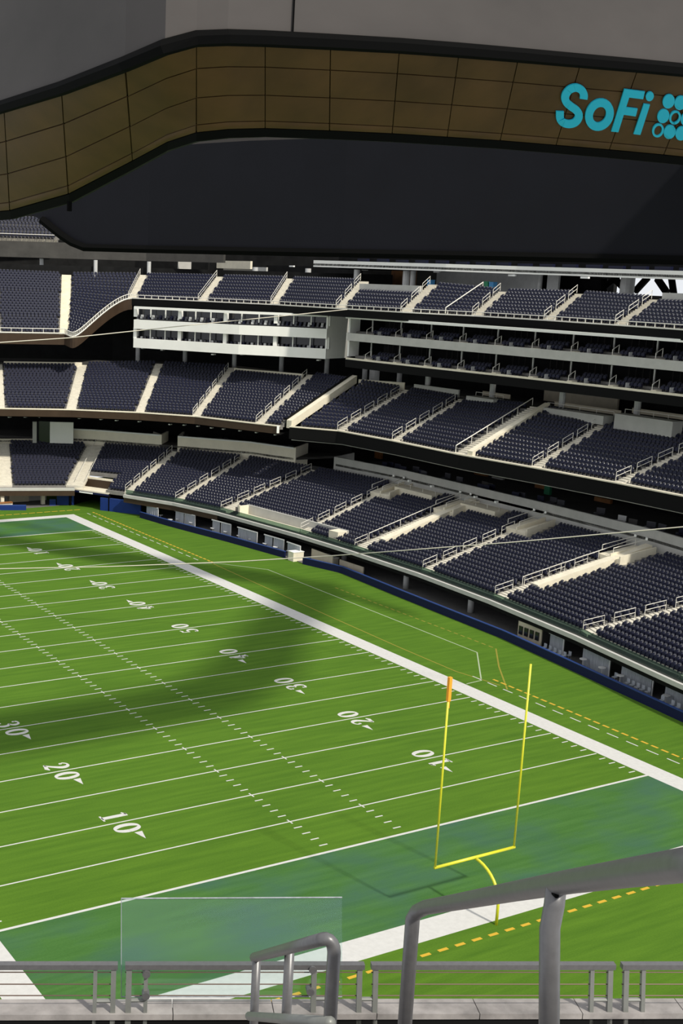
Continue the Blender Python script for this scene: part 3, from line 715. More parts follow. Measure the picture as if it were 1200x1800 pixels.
# wide cream aisle with long rails
k = 5; F_, B_ = np.array(MF[k]), np.array(MBk[k]); d_ = (B_ - F_) / np.linalg.norm(B_ - F_); s_ = np.array([-d_[1], d_[0]])
ramp(mid, 5, 0.0, 14, -1.75, -.95, .55, MF, MBk, MZ, MZB, NM)
b = MB(); b.tube([(*(F_ + s_ * .95), 13.9), (*(F_ + s_ * .95), 14.75), (*(B_ + s_ * .95), 19.9)], .06, 6)
for q in range(1, 6):
    p = lerp(F_, B_, q / 5) + s_ * .95; b.tube([(*p, 13.85 + 5.15 * q / 5), (*p, 14.75 + 5.15 * q / 5)], .04, 6)
b.build('long_handrail', M['rail'], mid)
ramp(mid, 8, 0.0, 14, -.15, .75, .75, MF, MBk, MZ, MZB, NM)
ramp(mid, 8, 0.0, 14, .75, .95, 1.0, MF, MBk, MZ, MZB, NM, 'ramp_rail', 'black')
def edge(root, F, zt, fascia, mfas, lipm='cream', name='front_lip', lipd=.45):
    o1 = offset(F, lipd)
    b = MB(); b.slab([(*p, zt) for p in o1], [(*p, zt) for p in F], .14); b.build(name, M[lipm], root)
    b = MB(); b.wall(offset(F, lipd - .05), zt - .14 - fascia, zt - .14, .3); b.build('fascia', M[mfas], root)
edge(mid, MF, 13.9, 1.55, 'black')
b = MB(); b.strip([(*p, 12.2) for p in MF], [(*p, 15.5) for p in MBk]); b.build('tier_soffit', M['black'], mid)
b = MB(); b.tube([(*p, 11.95) for p in offset(MF, -.6)], .05, 5); b.build('soffit_light_strip', M['greyw'], mid)
# rear walls of the middle tier and little decks
for j, t0, t1, hz, m in ((7, 0.08, .95, .75, 'cream'), (6, .1, .9, .7, 'greyw')):
    b = MB(); b.wall([lerp(MBk[j], MBk[j + 1], t0), lerp(MBk[j], MBk[j + 1], t1)], 18.4, 18.9 + hz, .25); b.build('rear_wall', M[m], mid)
for (x0, y0), (x1, y1), z0, z1 in (((836, 695), (884, 702), 18.6, 20.0), ((962, 714), (1078, 733), 18.4, 19.4), ((1098, 726), (1200, 744), 18.4, 20.1)):
    A = onx(x0, y0, 42.5); Bq = onx(x1, y1, 42.5); b = MB(); b.wall([A[:2], Bq[:2]], A[2] - (z1 - z0), A[2], 1.6, side=1); b.build('deck_wall', M['greyw'], mid)
    b = MB(); b.tube([(A[0], A[1], A[2] + .45), (Bq[0], Bq[1], A[2] + .45)], .035, 6)
    for q in range(5): p = lerp(A, Bq, q / 4); b.tube([(p[0], p[1], A[2]), (p[0], p[1], A[2] + .45)], .03, 5)
    b.build('deck_rail', M['rail'], mid)
    b = MB(); p = lerp(A, Bq, .5); b.wall([(A[0] + 1.2, A[1]), (Bq[0] + 1.2, Bq[1])], A[2], A[2] + .55, .1); b.build('deck_back', M['beige'], mid)

# far-corner block of the middle tier
MF2 = [(23.8, 84.2), (22.4, 87.3), (18.3, 97.3), (12.7, 103.8), (4.6, 109.7), (-4.7, 113.7), (-16, 116.5)]
MB2 = [(36.8, 87.2), (35.6, 94.3), (30.4, 107.7), (22.7, 116.9), (12.7, 123.5), (0.4, 127.8), (-13, 131)]
MZ2 = [13.85] * 7; MZB2 = [19.5, 19.7, 19.7, 19.7, 19.1, 19.0, 19.0]
mid2 = thing('middle_stand', 'curving middle seating tier of the far corner with bronze fascia', 'stand', loc=(18, 100, 14))
NM2 = 19; MW2 = [.3, 1.2, 1.2, 1.2, 1.4, 1.4, 1.2]
def m2skip(j, i, t0, t1):
    return [] if (j in (1,) and i > 16) or (j == 4 and i > 17) else [(t0, t1)]
terraces(mid2, MF2, MB2, MZ2, MZB2, NM2, MW2, skip=m2skip, pitch=.55)
for k in range(1, 6):
    aisle(mid2, MF2[k], MB2[k], MZ2[k], MZB2[k], NM2, MW2[k])
    if k <= 2: handrails(mid2, MF2[k], MB2[k], MZ2[k], MZB2[k], NM2, MW2[k] / 2 - .05, [(.1 + 3.2 * q, 2.2 + 3.2 * q) for q in range(6)])
edge(mid2, MF2, 13.9, 1.0, 'brown')
b = MB(); b.wall([np.array(MF2[0]) + (-.45, .1), np.array(MF2[0]) + (-.2, -.1)], 12.9, 13.9, .3); b.build('fascia_end', M['lamp'], mid2)
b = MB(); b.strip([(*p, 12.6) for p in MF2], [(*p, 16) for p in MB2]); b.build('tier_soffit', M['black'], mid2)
for j, t0, t1, fr in ((1, .06, .94, 17.1 / 19), (4, .0, .93, 18.1 / 19)):
    A = lerp(lerp(MF2[j], MF2[j + 1], t0), lerp(MB2[j], MB2[j + 1], t0), fr); Bq = lerp(lerp(MF2[j], MF2[j + 1], t1), lerp(MB2[j], MB2[j + 1], t1), fr)
    b = MB(); b.wall([A, Bq], 18.2, 19.75 if j == 1 else 19.45, .3); b.build('rear_wall', M['cream'], mid2)
# ceiling lights under this tier
for px, py in ((17, 733), (45, 733), (70, 733), (140, 735), (178, 737), (205, 739), (245, 741), (299, 746), (324, 747), (348, 749), (372, 752), (393, 754), (422, 757), (451, 760), (484, 764)):
    p = onz(px, py, 12.2); b = MB(); b.box((p[0], p[1], p[2]), (.6, .3, .12), .6); b.build('ceiling_light', M['lamp'], mid2)

# -------------------- suite balconies on the right ------------------------------------
BF = [(33.9, 83.8), (35.0, 70), (36.6, 55), (37.6, 43), (38.1, 31.6), (38.2, 18), (37, 2), (34, -14)]
def bback(d): return [(p[0] + d, p[1] + d * .12) for p in BF]
bal = thing('suite_balconies', 'two stacked open suite balconies with pale grey fascia on the side stand', 'balcony', loc=(38, 50, 22))
def level(zf, zc, lipcol, fh, first):
    b = MB(); b.slab([(*p, zf) for p in BF], [(*p, zf) for p in bback(7)], .3); b.build('balcony_floor', M['greyw'], bal)
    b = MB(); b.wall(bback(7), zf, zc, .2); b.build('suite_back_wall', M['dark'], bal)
    if fh > 1: b = MB(); b.wall(BF, zf - .85, zf + .18, .2); b.build('balcony_fascia', M['greyw'], bal)
    else:
        b = MB(); b.wall(BF, zf - 1.15, zf - .12, .3); b.build('balcony_fascia', M['black'], bal); b = MB(); b.wall(offset(BF, .05), zf - .12, zf + .12, .3); b.build('balcony_edge', M['cream'], bal)
    b = MB(); b.strip([(*p, zc) for p in BF], [(*p, zc) for p in bback(7)]); b.build('balcony_ceiling', M['darkg'], bal)
    # posts, seats, rails per suite bay (about 3.9 m)
    Lc = np.cumsum([0] + [np.linalg.norm(np.array(BF[i + 1]) - np.array(BF[i])) for i in range(len(BF) - 1)])
    def along(s):
        i = min(int(np.searchsorted(Lc, s, 'right')) - 1, len(BF) - 2); t = (s - Lc[i]) / (Lc[i + 1] - Lc[i]); p = lerp(BF[i], BF[i + 1], t); d = np.array(BF[i + 1]) - np.array(BF[i]); d = d / np.linalg.norm(d); return p, d
    s = 1.2; q = 0
    while s < Lc[-1] - 4:
        p, d = along(s); n_ = np.array([-d[1], d[0]]); n_ = n_ if n_[0] > 0 else -n_
        c = p + n_ * 3.2; b = MB(); b.box((*c, (zf + zc) / 2), (.14, .14, zc - zf)); b.build('post', M['white'], bal)
        a_, _ = along(s + 2.2); h0 = a_ + n_ * .25; h1 = a_ + n_ * 1.3
        b = MB(); b.tube([(*h0, zf), (*h0, zf + .75), (*h1, zf + 1.25), (*h1, zf + .35)], .045, 6); b.build('aisle_rail', M['rail'], bal)
        b = MB(); b.box((*(a_ + n_ * .5 + d * .35), zf + .1), (.9, .7, .2)); b.build('aisle_step', M['cream'], bal)
        for rr_, (zo, do) in enumerate(((.02, .9), (.38, 2.0))):
            for u in range(6):
                sp, _ = along(s + 3.0 + u * .55) if s + 3.0 + u * .55 < Lc[-1] else (None, None)
                if sp is None: continue
                c = sp + n_ * do; BALSEAT.append((c[0], c[1], zf + zo, math.atan2(-n_[1], -n_[0])))
        for u in range(4):   # window mullions at the back
            mp_, _ = along(s + u * .95); c = mp_ + n_ * 6.3; b = MB(); b.box((*c, (zf + zc) / 2 + .3), (.06, .06, zc - zf - .3)); b.build('mullion', M['darkg'], bal)
        b = MB(); g0, _ = along(s + 4.4); b.wall([g0 + n_ * .2, g0 + n_ * 1.4], zf + .1, zf + .62, .04); b.build('divider_panel', M['column'], bal)
        s += 5.6; q += 1
    b = MB(); b.slab([(*p, zf + .36) for p in bback(1.5)], [(*p, zf + .36) for p in bback(6.9)], .3); b.build('rear_step', M['conc'], bal)
BALSEAT = []
level(22.75, 25.1, 'cream', 0.5, True)
level(26.0, 28.35, 'greyw', 1.2, False)
b = MB(); b.wall([(p[0] - .25, p[1]) for p in BF], 28.1, 28.42, .4); b.build('ceiling_edge', M['white'], bal)
b = MB(); e0 = np.array(BF[0]); b.wall([e0 + (0, .1), e0 + (7, 1)], 25.15, 26.2, .25, side=-1); b.build('end_fascia', M['white'], bal)
for z0, z1 in ((23, 25.2), (26.2, 28.5)):
    b = MB(); b.wall([e0 + (.3, .1), e0 + (2.2, .4)], z0, z1, .3, side=-1); b.build('end_pier', M['white'], bal)
SEATS += BALSEAT
# columns and dim interior behind the middle tier
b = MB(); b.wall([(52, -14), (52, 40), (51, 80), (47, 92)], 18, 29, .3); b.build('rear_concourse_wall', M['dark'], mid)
b = MB(); b.slab([(*p, 18.6) for p in MBk], [(p[0] + 10, p[1], 18.6) for p in MBk], .4); b.build('rear_concourse_floor', M['darkg'], mid)
for px, py, dx in ((641, 655, 43), (658, 655, 43.5), (702, 660, 46), (752, 668, 43), (865, 690, 43.5), (988, 700, 43.5), (1120, 715, 43.5)):
    p = onx(px, py, dx); b = MB(); b.tube([(p[0], p[1], 18.6), (p[0], p[1], 22.6)], .38 if px != 658 else .75, 10); b.build('column', M['column'], mid)
for px, py in ((692, 650), (804, 664), (824, 667), (920, 678), (982, 686), (1048, 694), (1100, 700), (735, 652)):
    p = onz(px, py, 22.2) if py > 0 else None; b = MB(); p = onx(px, py, 43.0); b.box((p[0], p[1], p[2]), (.5, .7, .18)); b.build('ceiling_light', M['column'], mid)
p = onx(1020, 697, 49); b = MB(); b.box((p[0], p[1], p[2]), (.3, 12, 2.2)); b.build('lit_wall_panel', M['beige'], mid)

# -------------------- white suites of the far corner -----------------------------------
ws = thing('white_suites', 'two-storey white suite block with dark windows above the corner tier', 'suites', loc=(27, 102, 22))
WF = [tuple(onz(236, 610, 22.3)[:2]), tuple(onz(330, 616, 22.3)[:2]), tuple(onz(420, 622, 22.3)[:2]), tuple(onz(490, 625.5, 22.3)[:2]), tuple(onz(573, 630, 22.3)[:2])]
def wback(d): return [tuple(np.array(p) + np.array((.78, .62)) * d) for p in WF]
b = MB(); b.wall(WF, 22.25, 23.65, .3); b.build('lower_fascia', M['white'], ws)
b = MB(); b.wall(WF, 25.05, 26.4, .3); b.build('upper_fascia', M['white'], ws)
b = MB(); b.wall(WF, 28.0, 28.35, .3); b.build('top_edge', M['white'], ws)
for z0, zc in ((22.4, 25.2), (25.6, 28.2)):
    b = MB(); b.slab([(*p, z0) for p in WF], [(*p, z0) for p in wback(7)], .2); b.build('floor_slab', M['greyw'], ws)
    b = MB(); b.wall(wback(4.2), z0, zc, .2); b.build('back_wall', M['darkg'], ws)
    nb = 12
    cum = np.cumsum([0] + [np.linalg.norm(np.array(WF[i + 1]) - np.array(WF[i])) for i in range(4)])
    for q in range(nb + 1):
        s = cum[-1] * q / nb; i = min(int(np.searchsorted(cum, s, 'right')) - 1, 3); t = (s - cum[i]) / (cum[i + 1] - cum[i]); p = lerp(WF[i], WF[i + 1], t) + np.array((.78, .62)) * .45
        b = MB(); b.box((*p, (z0 + 1.2 + zc) / 2), (.55, .55, zc - z0 - 1.2) if q % 3 == 0 else (.14, .14, zc - z0 - 1.2), .6); b.build('pier' if q % 3 == 0 else 'mullion', M['white'], ws)
        if q < nb:
            s1 = cum[-1] * (q + 1) / nb; p2_i = min(int(np.searchsorted(cum, s1, 'right')) - 1, 3); t2 = (s1 - cum[p2_i]) / (cum[p2_i + 1] - cum[p2_i]); p2 = lerp(WF[p2_i], WF[p2_i + 1], t2) + np.array((.78, .62)) * .45
            b = MB(); b.wall([p + np.array((.78, .62)) * .9, p2 + np.array((.78, .62)) * .9], z0, zc, .05); b.build('window_pane', M['glass_dark'], ws)
            for u in range(4):
                c = lerp(p, p2, (u + .5) / 4) + np.array((.78, .62)) * .25
                b = MB(); b.box((*c, z0 + 1.30), (.3, .34, .45), .6); b.box((c[0] - .1, c[1] - .1, z0 + 1.1), (.5, .3, .3), .6); b.build('counter_chair', M[['rim_grey', 'column', 'rim_grey', 'seat'][(u + q) % 4]], ws)
e0 = np.array(WF[-1]); e1 = e0 + np.array((4.6, 1.2)); e2 = e1 + np.array((3.5, 3.5))
b = MB(); b.wall([e0 + (0, 0), e1], 22.25, 29.2, .3, side=-1); b.build('end_wall', M['white'], ws)
b = MB(); b.wall([e1, e2], 22.25, 24.2, .3, side=-1); b.wall([e1, e2], 25.1, 27.0, .3, side=-1); b.build('end_wall_band', M['white'], ws)
b = MB(); b.wall([e1 + (1, 1), e2 + (.5, 2)], 22, 29.5, .3, side=-1); b.build('end_recess', M['dark'], ws)
w0 = np.array(WF[0]); b = MB(); b.wall([w0, w0 + np.array((4, 5))], 22.25, 23.65, .3, side=1); b.wall([w0, w0 + np.array((4, 5))], 25.05, 26.4, .3, side=1); b.build('end_return', M['white'], ws)
for px in (242, 325, 412, 495, 575):
    p = onx(px, 628, 40 - (575 - px) * .052); zz = p[2]; b = MB(); b.tube([(p[0], p[1], 19.3), (p[0], p[1], 22.3)], .36, 10); b.build('column', M['column'], ws)
for px, py in ((375, 623), (426, 623), (560, 633), (286, 615), (252, 612)):
    p = onz(px, py, 21.9); b = MB(); b.box((*p,), (.8, .4, .15), .6); b.build('ceiling_light', M['lamp'], ws)
# dark hall behind corner middle tier
b = MB(); b.wall([(47, 92), (42, 108), (34, 121), (22, 132), (4, 140), (-16, 143)], 8, 34, .4); b.build('rear_wall', M['dark'], mid2)
b = MB(); b.slab([(*p, 19.2) for p in MB2], [(p[0] + 6, p[1] + 8, 19.2) for p in MB2], .4); b.build('rear_floor', M['darkg'], mid2)
for px, py0, r_ in ((68, 625, .42), (155, 620, .36), (165, 620, .22)):
    p = onx(px, py0, 16 if px < 100 else 20); b = MB(); b.tube([(p[0], p[1], 18.8), (p[0], p[1], 24.2)], r_, 10); b.build('column', M['column'], mid2)
for px, py, m, w in ((98, 618, 'greyw', 3.4), (128, 622, 'wood_glow', 1.6)):
    p = onx(px, py, 18.5); b = MB(); b.box((p[0], p[1], p[2]), (w, .3, 3.4), .3); b.build('hall_panel', M[m] if m != 'greyw' else M['darkg'], mid2)

# -------------------- upper tier ----------------------------------------------------------
UF = [(34.5, 2), (36.5, 17), (37.6, 29.5), (38.1, 41), (38.6, 52), (37.6, 63), (34.2, 72.6), (32.5, 84.2), (31.1, 98.1), (26.0, 110.2), (20.0, 121.4)]
UB = [(41.5, 0), (43.4, 16.5), (44.4, 30), (44.8, 42.2), (45.4, 53.8), (44.2, 65.5), (40.9, 75.2), (39.4, 88.2), (37.2, 103.2), (32.2, 115.2), (25.2, 127.5)]
UZ = [29.4] * 9 + [29.33, 29.25]; UZB = [32.2, 32.2, 32.2, 32.2, 32.5, 32.4, 33.0, 33.1, 33.15, 33.1, 33.0]
upper = thing('upper_stand', 'upper seating tier of navy seats above the suites', 'stand', loc=(38, 60, 29))
NU = 8; UW = [1.3] * 11
def uskip(j, i, t0, t1): return [] if (j == 6 and i > 4) or (j == 2 and i > 6) else [(t0, t1)]
terraces(upper, UF, UB, UZ, UZB, NU, UW, skip=uskip)
for k in range(1, 11):
    aisle(upper, UF[k], UB[k], UZ[k], UZB[k], NU, UW[k])
    handrails(upper, UF[k], UB[k], UZ[k], UZB[k], NU, UW[k] / 2 - .05, [(.1, 1.8), (2.9, 5.0), (5.9, 8)] if k < 8 else [(.1, 7.8)])
# extra half-section rail
A = lerp(UF[5], UF[6], .42); Bq = lerp(UB[5], UB[6], .3)
b = MB(); b.tube([(*A, 29.5), (*A, 30.2), (*Bq, 33.4), (*Bq, 32.6)], .07, 6); b.build('section_rail', M['rail'], upper)
edge(upper, UF, 29.45, 1.0, 'black', 'rail', lipd=.35)
for i in range(len(UF) - 1):
    L = np.linalg.norm(np.array(UF[i + 1]) - np.array(UF[i])); n_ = int(L / 1.2); o1 = offset(UF, .2); b = MB()
    for q in range(n_):
        p = lerp(o1[i], o1[i + 1], q / n_); b.box((*p, 29.65), (.08, .08, .4))
    b.tube([(*o1[i], 29.85), (*o1[i + 1], 29.85)], .05, 5); b.build('front_rail', M['rail'], upper)
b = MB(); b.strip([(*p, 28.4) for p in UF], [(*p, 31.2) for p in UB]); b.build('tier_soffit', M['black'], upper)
A = lerp(UF[6], UB[6], 5.2 / 8); Bq = lerp(UF[7], UB[7], 5.2 / 8); b = MB(); b.wall([A + (0, .8), lerp(A, Bq, .95)], 31.2, 32.7, .3); b.build('rear_wall', M['greyw'], upper)
A = lerp(UF[2], UB[2], 7.2 / 8); Bq = lerp(UF[3], UB[3], 7.2 / 8); b = MB(); b.wall([A, lerp(A, Bq, .9)], 31.2, 32.9, .3); b.build('rear_wall', M['greyw'], upper)
# end stand upper tier with the swooping lip
EF = [(20.0, 121.4), (7.8, 119.4), (-1.3, 122.3), (-14, 125)]
EB = [(25.2, 127.5), (14.0, 132.8), (3.8, 136.5), (-9, 139)]
endst = thing('end_stand', 'tall upper end stand with cream aisle and swooping bronze lip', 'stand', loc=(4, 128, 24))
NE = 24; U8F = np.array((20.0, 121.4)); U8B = np.array((25.2, 127.5)); F8 = U8B + (U8F - U8B) * 3.0
EF[0] = tuple(lerp(U8B, U8F, 3.0)); EZ = [33.0 - 3.75 * 3, 24.0, 24.0, 24.0]; EZB = [33.0, 32.65, 32.8, 32.8]
def sm(t): t = min(max(t, 0), 1); return t * t * (3 - 2 * t)
def eskip(j, i, t0, t1):
    if j > 0: return [(t0, t1)]
    # t from U8 (0) to E1 (1); ramp line: row 16 at t=0 falling to 0 at t=.85
    out_ = []; n_ = 24
    lo = None
    for q in range(n_):
        ta = t0 + (t1 - t0) * q / n_
        if i >= 16 * sm(1 - (ta) / .86):
            lo = ta; break
    return [(lo, t1)] if lo is not None and t1 - lo > .02 else []
terraces(endst, EF, EB, EZ, EZB, NE, [1.3, 1.5, 0.0, 1.3], skip=eskip, pitch=.56)
for k in (1,): aisle(endst, EF[k], EB[k], EZ[k], EZB[k], NE, 1.5, m='cream')
# lip with ramp
def ept(j, t, i):
    k = i / NE; p = lerp(lerp(EF[j], EF[j + 1], t), lerp(EB[j], EB[j + 1], t), k); z = lerp(lerp([EZ[j]], [EZ[j + 1]], t), lerp([EZB[j]], [EZB[j + 1]], t), k)[0]; return np.array([p[0], p[1], z])
rampL = [ept(0, t, 16 * sm(1 - t / .86)) for t in np.linspace(0, .86, 16)] + [ept(1, 0, 0), ept(2, 0, 0), ept(2, 1, 0)]
toC = np.array((-.3, -.95, 0))
RL = [p + toC * .35 for p in rampL]
b = MB(); b.wall([p[:2] for p in RL], [p[2] - 1.6 for p in RL], [p[2] - .05 for p in RL], .5); b.build('bronze_fascia', M['brown'], endst)
b = MB(); b.tube([p + np.array((0, 0, .75)) for p in RL], .06, 6); b.tube([p + np.array((0, 0, .1)) for p in RL], .1, 6)
for q, p in enumerate(RL[:-1]):
    for u in range(6 if q > 14 else 2):
        p_ = lerp(p, RL[q + 1], u / (6 if q > 14 else 2)); b.tube([p_, p_ + np.array((0, 0, .75))], .05, 4)
b.build('front_rail', M['rail'], endst)
b = MB(); b.strip([(p[0], p[1], p[2] - 1.5) for p in RL], [(p[0] + 4, p[1] + 12, p[2] + 2.0) for p in RL]); b.build('tier_soffit', M['brown'], endst)
# -------------------- upper concourse, its columns and the top fascia ------------------------
con = thing('upper_concourse', 'upper concourse with grey columns and pale fascia under the video board', 'concourse', loc=(45, 70, 33))
UC = [tuple(np.array(p) + (.2, .1)) for p in UB]
UC2 = [(p[0] + 7.5, p[1] + (0 if i < 7 else 5)) for i, p in enumerate(UB)]
b = MB(); b.slab([(*p, 32.0) for p in UC], [(*p, 32.0) for p in UC2], .5); b.build('concourse_floor', M['darkg'], con)
TF = [(42, 0), (45.4, 16), (46.6, 30), (47.2, 42), (47.6, 54), (46.4, 66), (43.4, 76), (42.2, 89), (40.6, 102.5)]
tz = lambda i: 34.55 + .1 * i
b = MB(); b.wall(TF, [tz(i) - .5 for i in range(9)], [tz(i) + .45 for i in range(9)], .3); b.build('top_fascia', M['white'], con)
b = MB(); b.slab([(*p, tz(i)) for i, p in enumerate(TF)], [(p[0] + 9, p[1] + 1, tz(i)) for i, p in enumerate(TF)], .3); b.build('top_balcony_floor', M['dark'], con)
# light and dark wall panels at the back of the concourse
def upanel(x0, x1, y0, y1, X, m, name='wall_panel', side=1):
    A = onx(x0, (y0 + y1) / 2, X); Bq = onx(x1, (y0 + y1) / 2, X); z1 = max(onx(x0, y0, X)[2], onx(x1, y0, X)[2]); b = MB()
    b.wall([A[:2], Bq[:2]], 31.5, max(z1, 34.2), .3, side=side); return b.build(name, M[m], con)
for x0, x1, X, m in ((340, 470, 47, 'greyw'), (470, 640, 50, 'dark'), (640, 690, 50, 'darkg'), (690, 735, 50, 'wood_glow'), (735, 770, 50, 'darkg'), (770, 842, 49.5, 'column'), (842, 950, 49.5, 'column'), (950, 965, 51, 'dark'), (965, 985, 49.5, 'column'), (985, 1062, 53, 'dark')):
    upanel(x0, x1, 470, 505, X, m)
for px, X, r_ in ((357, 43, .5), (448, 43, .45), (541, 43, .45), (627, 42.5, .45), (714, 44, .5), (726, 44.5, .4), (1104, 50, .85), (950, 49, .3)):
    p = onx(px, 485, X); b = MB(); b.tube([(p[0], p[1], 32), (p[0], p[1], 34.6)], r_, 12); b.build('column', M['column'], con)
for (x0, y0, x1, y1) in ((1062, 505, 1085, 488), (1078, 488, 1096, 506), (1116, 512, 1138, 488), (1155, 490, 1172, 515), (1180, 490, 1184, 518), (1062, 490, 1062, 515)):
    A = onx(x0, y0, 52); Bq = onx(x1, y1, 52); b = MB(); b.tube([A, Bq], .42, 6); b.build('truss_strut', M['trim'], con)
b = MB(); A = onx(1050, 513, 52); Bq = onx(1230, 530, 52); b.wall([A[:2], Bq[:2]], 30, A[2] - .2, .3); b.build('sill_wall', M['darkg'], con)
for px, py in ((513, 468), (641, 474), (768, 478), (900, 484), (1028, 488)):
    p = onx(px, py, 46.5); b = MB(); b.box((*p,), (.3, 1.2, .22)); b.build('ceiling_light', M['lamp'], con)
for q in range(26):
    s = q / 26 * 7.6; i = int(s); p = lerp(TF[i], TF[i + 1], s - i) + np.array((1.2, .2)); b = MB()
    b.box((*p, tz(i) + .45), (.5, 2.2, .9)); b.build('top_seat_bank', M['seat'], con)
# left: end concourse band, columns, top seats
ec = thing('end_concourse', 'brown end concourse roof band with slim columns above the end stand', 'concourse', loc=(5, 140, 33))
A = [(-16, 141.5), (4, 139.5), (15, 135.8), (27, 130), (34, 117)]
b = MB(); b.wall(A, 35.1, 37.6, .6); b.build('roof_band', M['darkg'], ec)
b = MB(); b.wall([(p[0] + 3, p[1] + 10) for p in A], 31, 36, .4); b.build('back_wall', M['dark'], ec)
b = MB(); b.slab([(*p, 32.2) for p in A], [(p[0] + 3, p[1] + 10, 32.2) for p in A], .4); b.build('concourse_floor', M['darkg'], ec)
for px in (73, 168, 262):
    p = onz(px, 474, 33.0) if False else ony(px, 460, 138 - (px - 73) * .055); b = MB(); b.tube([(p[0], p[1], 32), (p[0], p[1], 35)], .32, 10); b.build('column', M['column'], ec)
for x0, x1, m in ((80, 108, 'beige'), (110, 155, 'white'), (312, 335, 'greyw'), (5, 25, 'darkg')):
    P0 = ony(x0, 466, 146 if x0 < 200 else 126); P1 = ony(x1, 466, 146 if x0 < 200 else 126); b = MB(); b.wall([P0[:2], P1[:2]], 32.5, 34.0 if x0 < 200 else 36.2, .2); b.build('lit_window', M[m], ec)
# top seating wedge at far left
ts = thing('top_end_stand', 'sunlit top tier of seats glimpsed at the far left edge', 'stand', loc=(-5, 150, 38))
TFa = [(-22, 151), (-4, 149), (17, 143.5)]; TBa = [(-20, 158), (-2, 156), (21, 149.5)]
terraces(ts, TFa, TBa, [38.2] * 3, [41.8] * 3, 7, [0, 0, 0], pitch=.6)
b = MB(); b.wall(offset(TFa, .3), 37.3, 38.2, .3); b.build('front_wall', M['cream'], ts)
b = MB(); b.tube([(*p, 38.9) for p in offset(TFa, .3)], .06, 5); b.build('front_rail', M['rail'], ts)

# outer shell of the bowl
b = MB(); b.wall([(64, 66), (66, 90), (58, 120), (40, 150), (10, 168), (-60, 175)], 0, 52, .6); tag(b.build('wall_outer', M['dark']), 'dark outer wall of the stadium bowl', 'wall', kind='structure')
b = MB(); b.wall([(p[0] + 5, p[1] + .6) for p in TF], 34.6, 44, .4); b.build('top_back_wall', M['dark'], con)
P0_ = onx(345, 462, 46); P1_ = onx(440, 462, 46); b = MB(); b.wall([P0_[:2], P1_[:2]], 34.3, 35.6, .4, side=-1); b.build('cream_band', M['cream'], con)
b = MB(); b.wall([(46, 84), (47, 92), (40, 96)], 5.5, 14, .4); b.build('club_link_wall', M['dark'], club)
# bins
for px, py, X, m, lab in ((757, 500, 43.6, 'bin_b', 'dark blue-green bin beside the upper tier rear wall'), (857, 503, 46, 'bin_g', 'green bin at the back of the upper tier'), (866, 504, 46, 'bin_b', 'light blue bin at the back of the upper tier')):
    p = onx(px, py, X); t = thing('trash_bin', lab, 'bin', loc=(p[0], p[1], p[2] - .5))
    b = MB(); b.box((p[0], p[1], p[2]), (.7, .75, 1.0)); b.build('body', M[m], t); b = MB(); b.box((p[0], p[1], p[2] + .55), (.76, .8, .1)); b.build('lid', M[m], t)

# ================================================================== SEATS
def seat_geo():
    b = MB()
    prof = [(-.215, .34), (-.23, .60), (-.19, .71), (-.10, .77), (.10, .77), (.19, .71), (.23, .60), (.215, .34)]
    inner = [(-.18, .34), (-.19, .57), (-.15, .65), (-.08, .69), (.08, .69), (.15, .65), (.19, .57), (.18, .34)]
    lean = lambda z: -.02 - (z - .36) * .25 - max(0, z - .66) * .35   # backrest leans away from the field
    fr = [(lean(z) + .055, y, z) for y, z in inner]; bk = [(lean(z) - .04, y, z) for y, z in prof]
    nn_ = len(prof)
    b.add(fr, [tuple(range(nn_))], 0); b.add(bk, [tuple(range(nn_))[::-1]], 0)
    b.add(fr + bk, [(i, i + nn_, (i + 1) % nn_ + nn_, (i + 1) % nn_) for i in range(nn_)], 1)  # rim faces carry the painted edge light
    # folded seat pan
    pp = [(-.20, .30), (-.20, .56), (-.12, .62), (.12, .62), (.20, .56), (.20, .30)]
    f2 = [(lean(z) + .16, y, z) for y, z in pp]; k2 = [(lean(z) + .05, y, z) for y, z in pp]; m_ = len(pp)
    b.add(f2, [tuple(range(m_))], 0); b.add(f2 + k2, [(i, i + m_, (i + 1) % m_ + m_, (i + 1) % m_) for i in range(m_)], 0)
    b.box((0.02, .245, .33), (.22, .03, .36), 0, 0)
    b.box((-.02, 0, .17), (.06, .10, .36), 0, 0)
    return b
sg = seat_geo(); seat_me = sg.mesh('stadium_seat', [M['seat'], M['rim_grey']])
ST = np.array(SEATS)
rel = ST[:, :3] + np.array([0, 0, .5]) - CAM
dep = rel @ RC[2]; pxx = CX + FPX * (rel @ RC[0]) / dep; pyy = CY + FPX * (rel @ RC[1]) / dep
inview = (dep > 1) & (pxx > 2) & (pxx < 1198) & (pyy > 2) & (pyy < 1798)
order = np.argsort(np.where(inview, dep, 1e9))
near = order[:300]; isnear = np.zeros(len(ST), bool); isnear[near] = True
for q in near:
    o = link(seat_me, 'stadium_seat'); o.location = ST[q, :3]; o.rotation_euler = (0, 0, ST[q, 3])
    tag(o, 'navy folding seat among the lower stand rows nearest the camera at right', 'seat', 'nearest seats of the lower stand')
margin = (dep > 1) & (pxx > -260) & (pxx < 1500)
rest = ST[(~isnear) & margin]
base = np.array(sg.v); nv = len(base)
c_, s_ = np.cos(rest[:, 3]), np.sin(rest[:, 3])
allv = np.empty((len(rest), nv, 3))
allv[:, :, 0] = base[None, :, 0] * c_[:, None] - base[None, :, 1] * s_[:, None] + rest[:, None, 0]
allv[:, :, 1] = base[None, :, 0] * s_[:, None] + base[None, :, 1] * c_[:, None] + rest[:, None, 1]
allv[:, :, 2] = base[None, :, 2] + rest[:, None, 2]
lens_ = np.array([len(f) for f in sg.f]); flat_ = np.array([i for f in sg.f for i in f])
nr = len(rest)
me = bpy.data.meshes.new('stadium_seating')
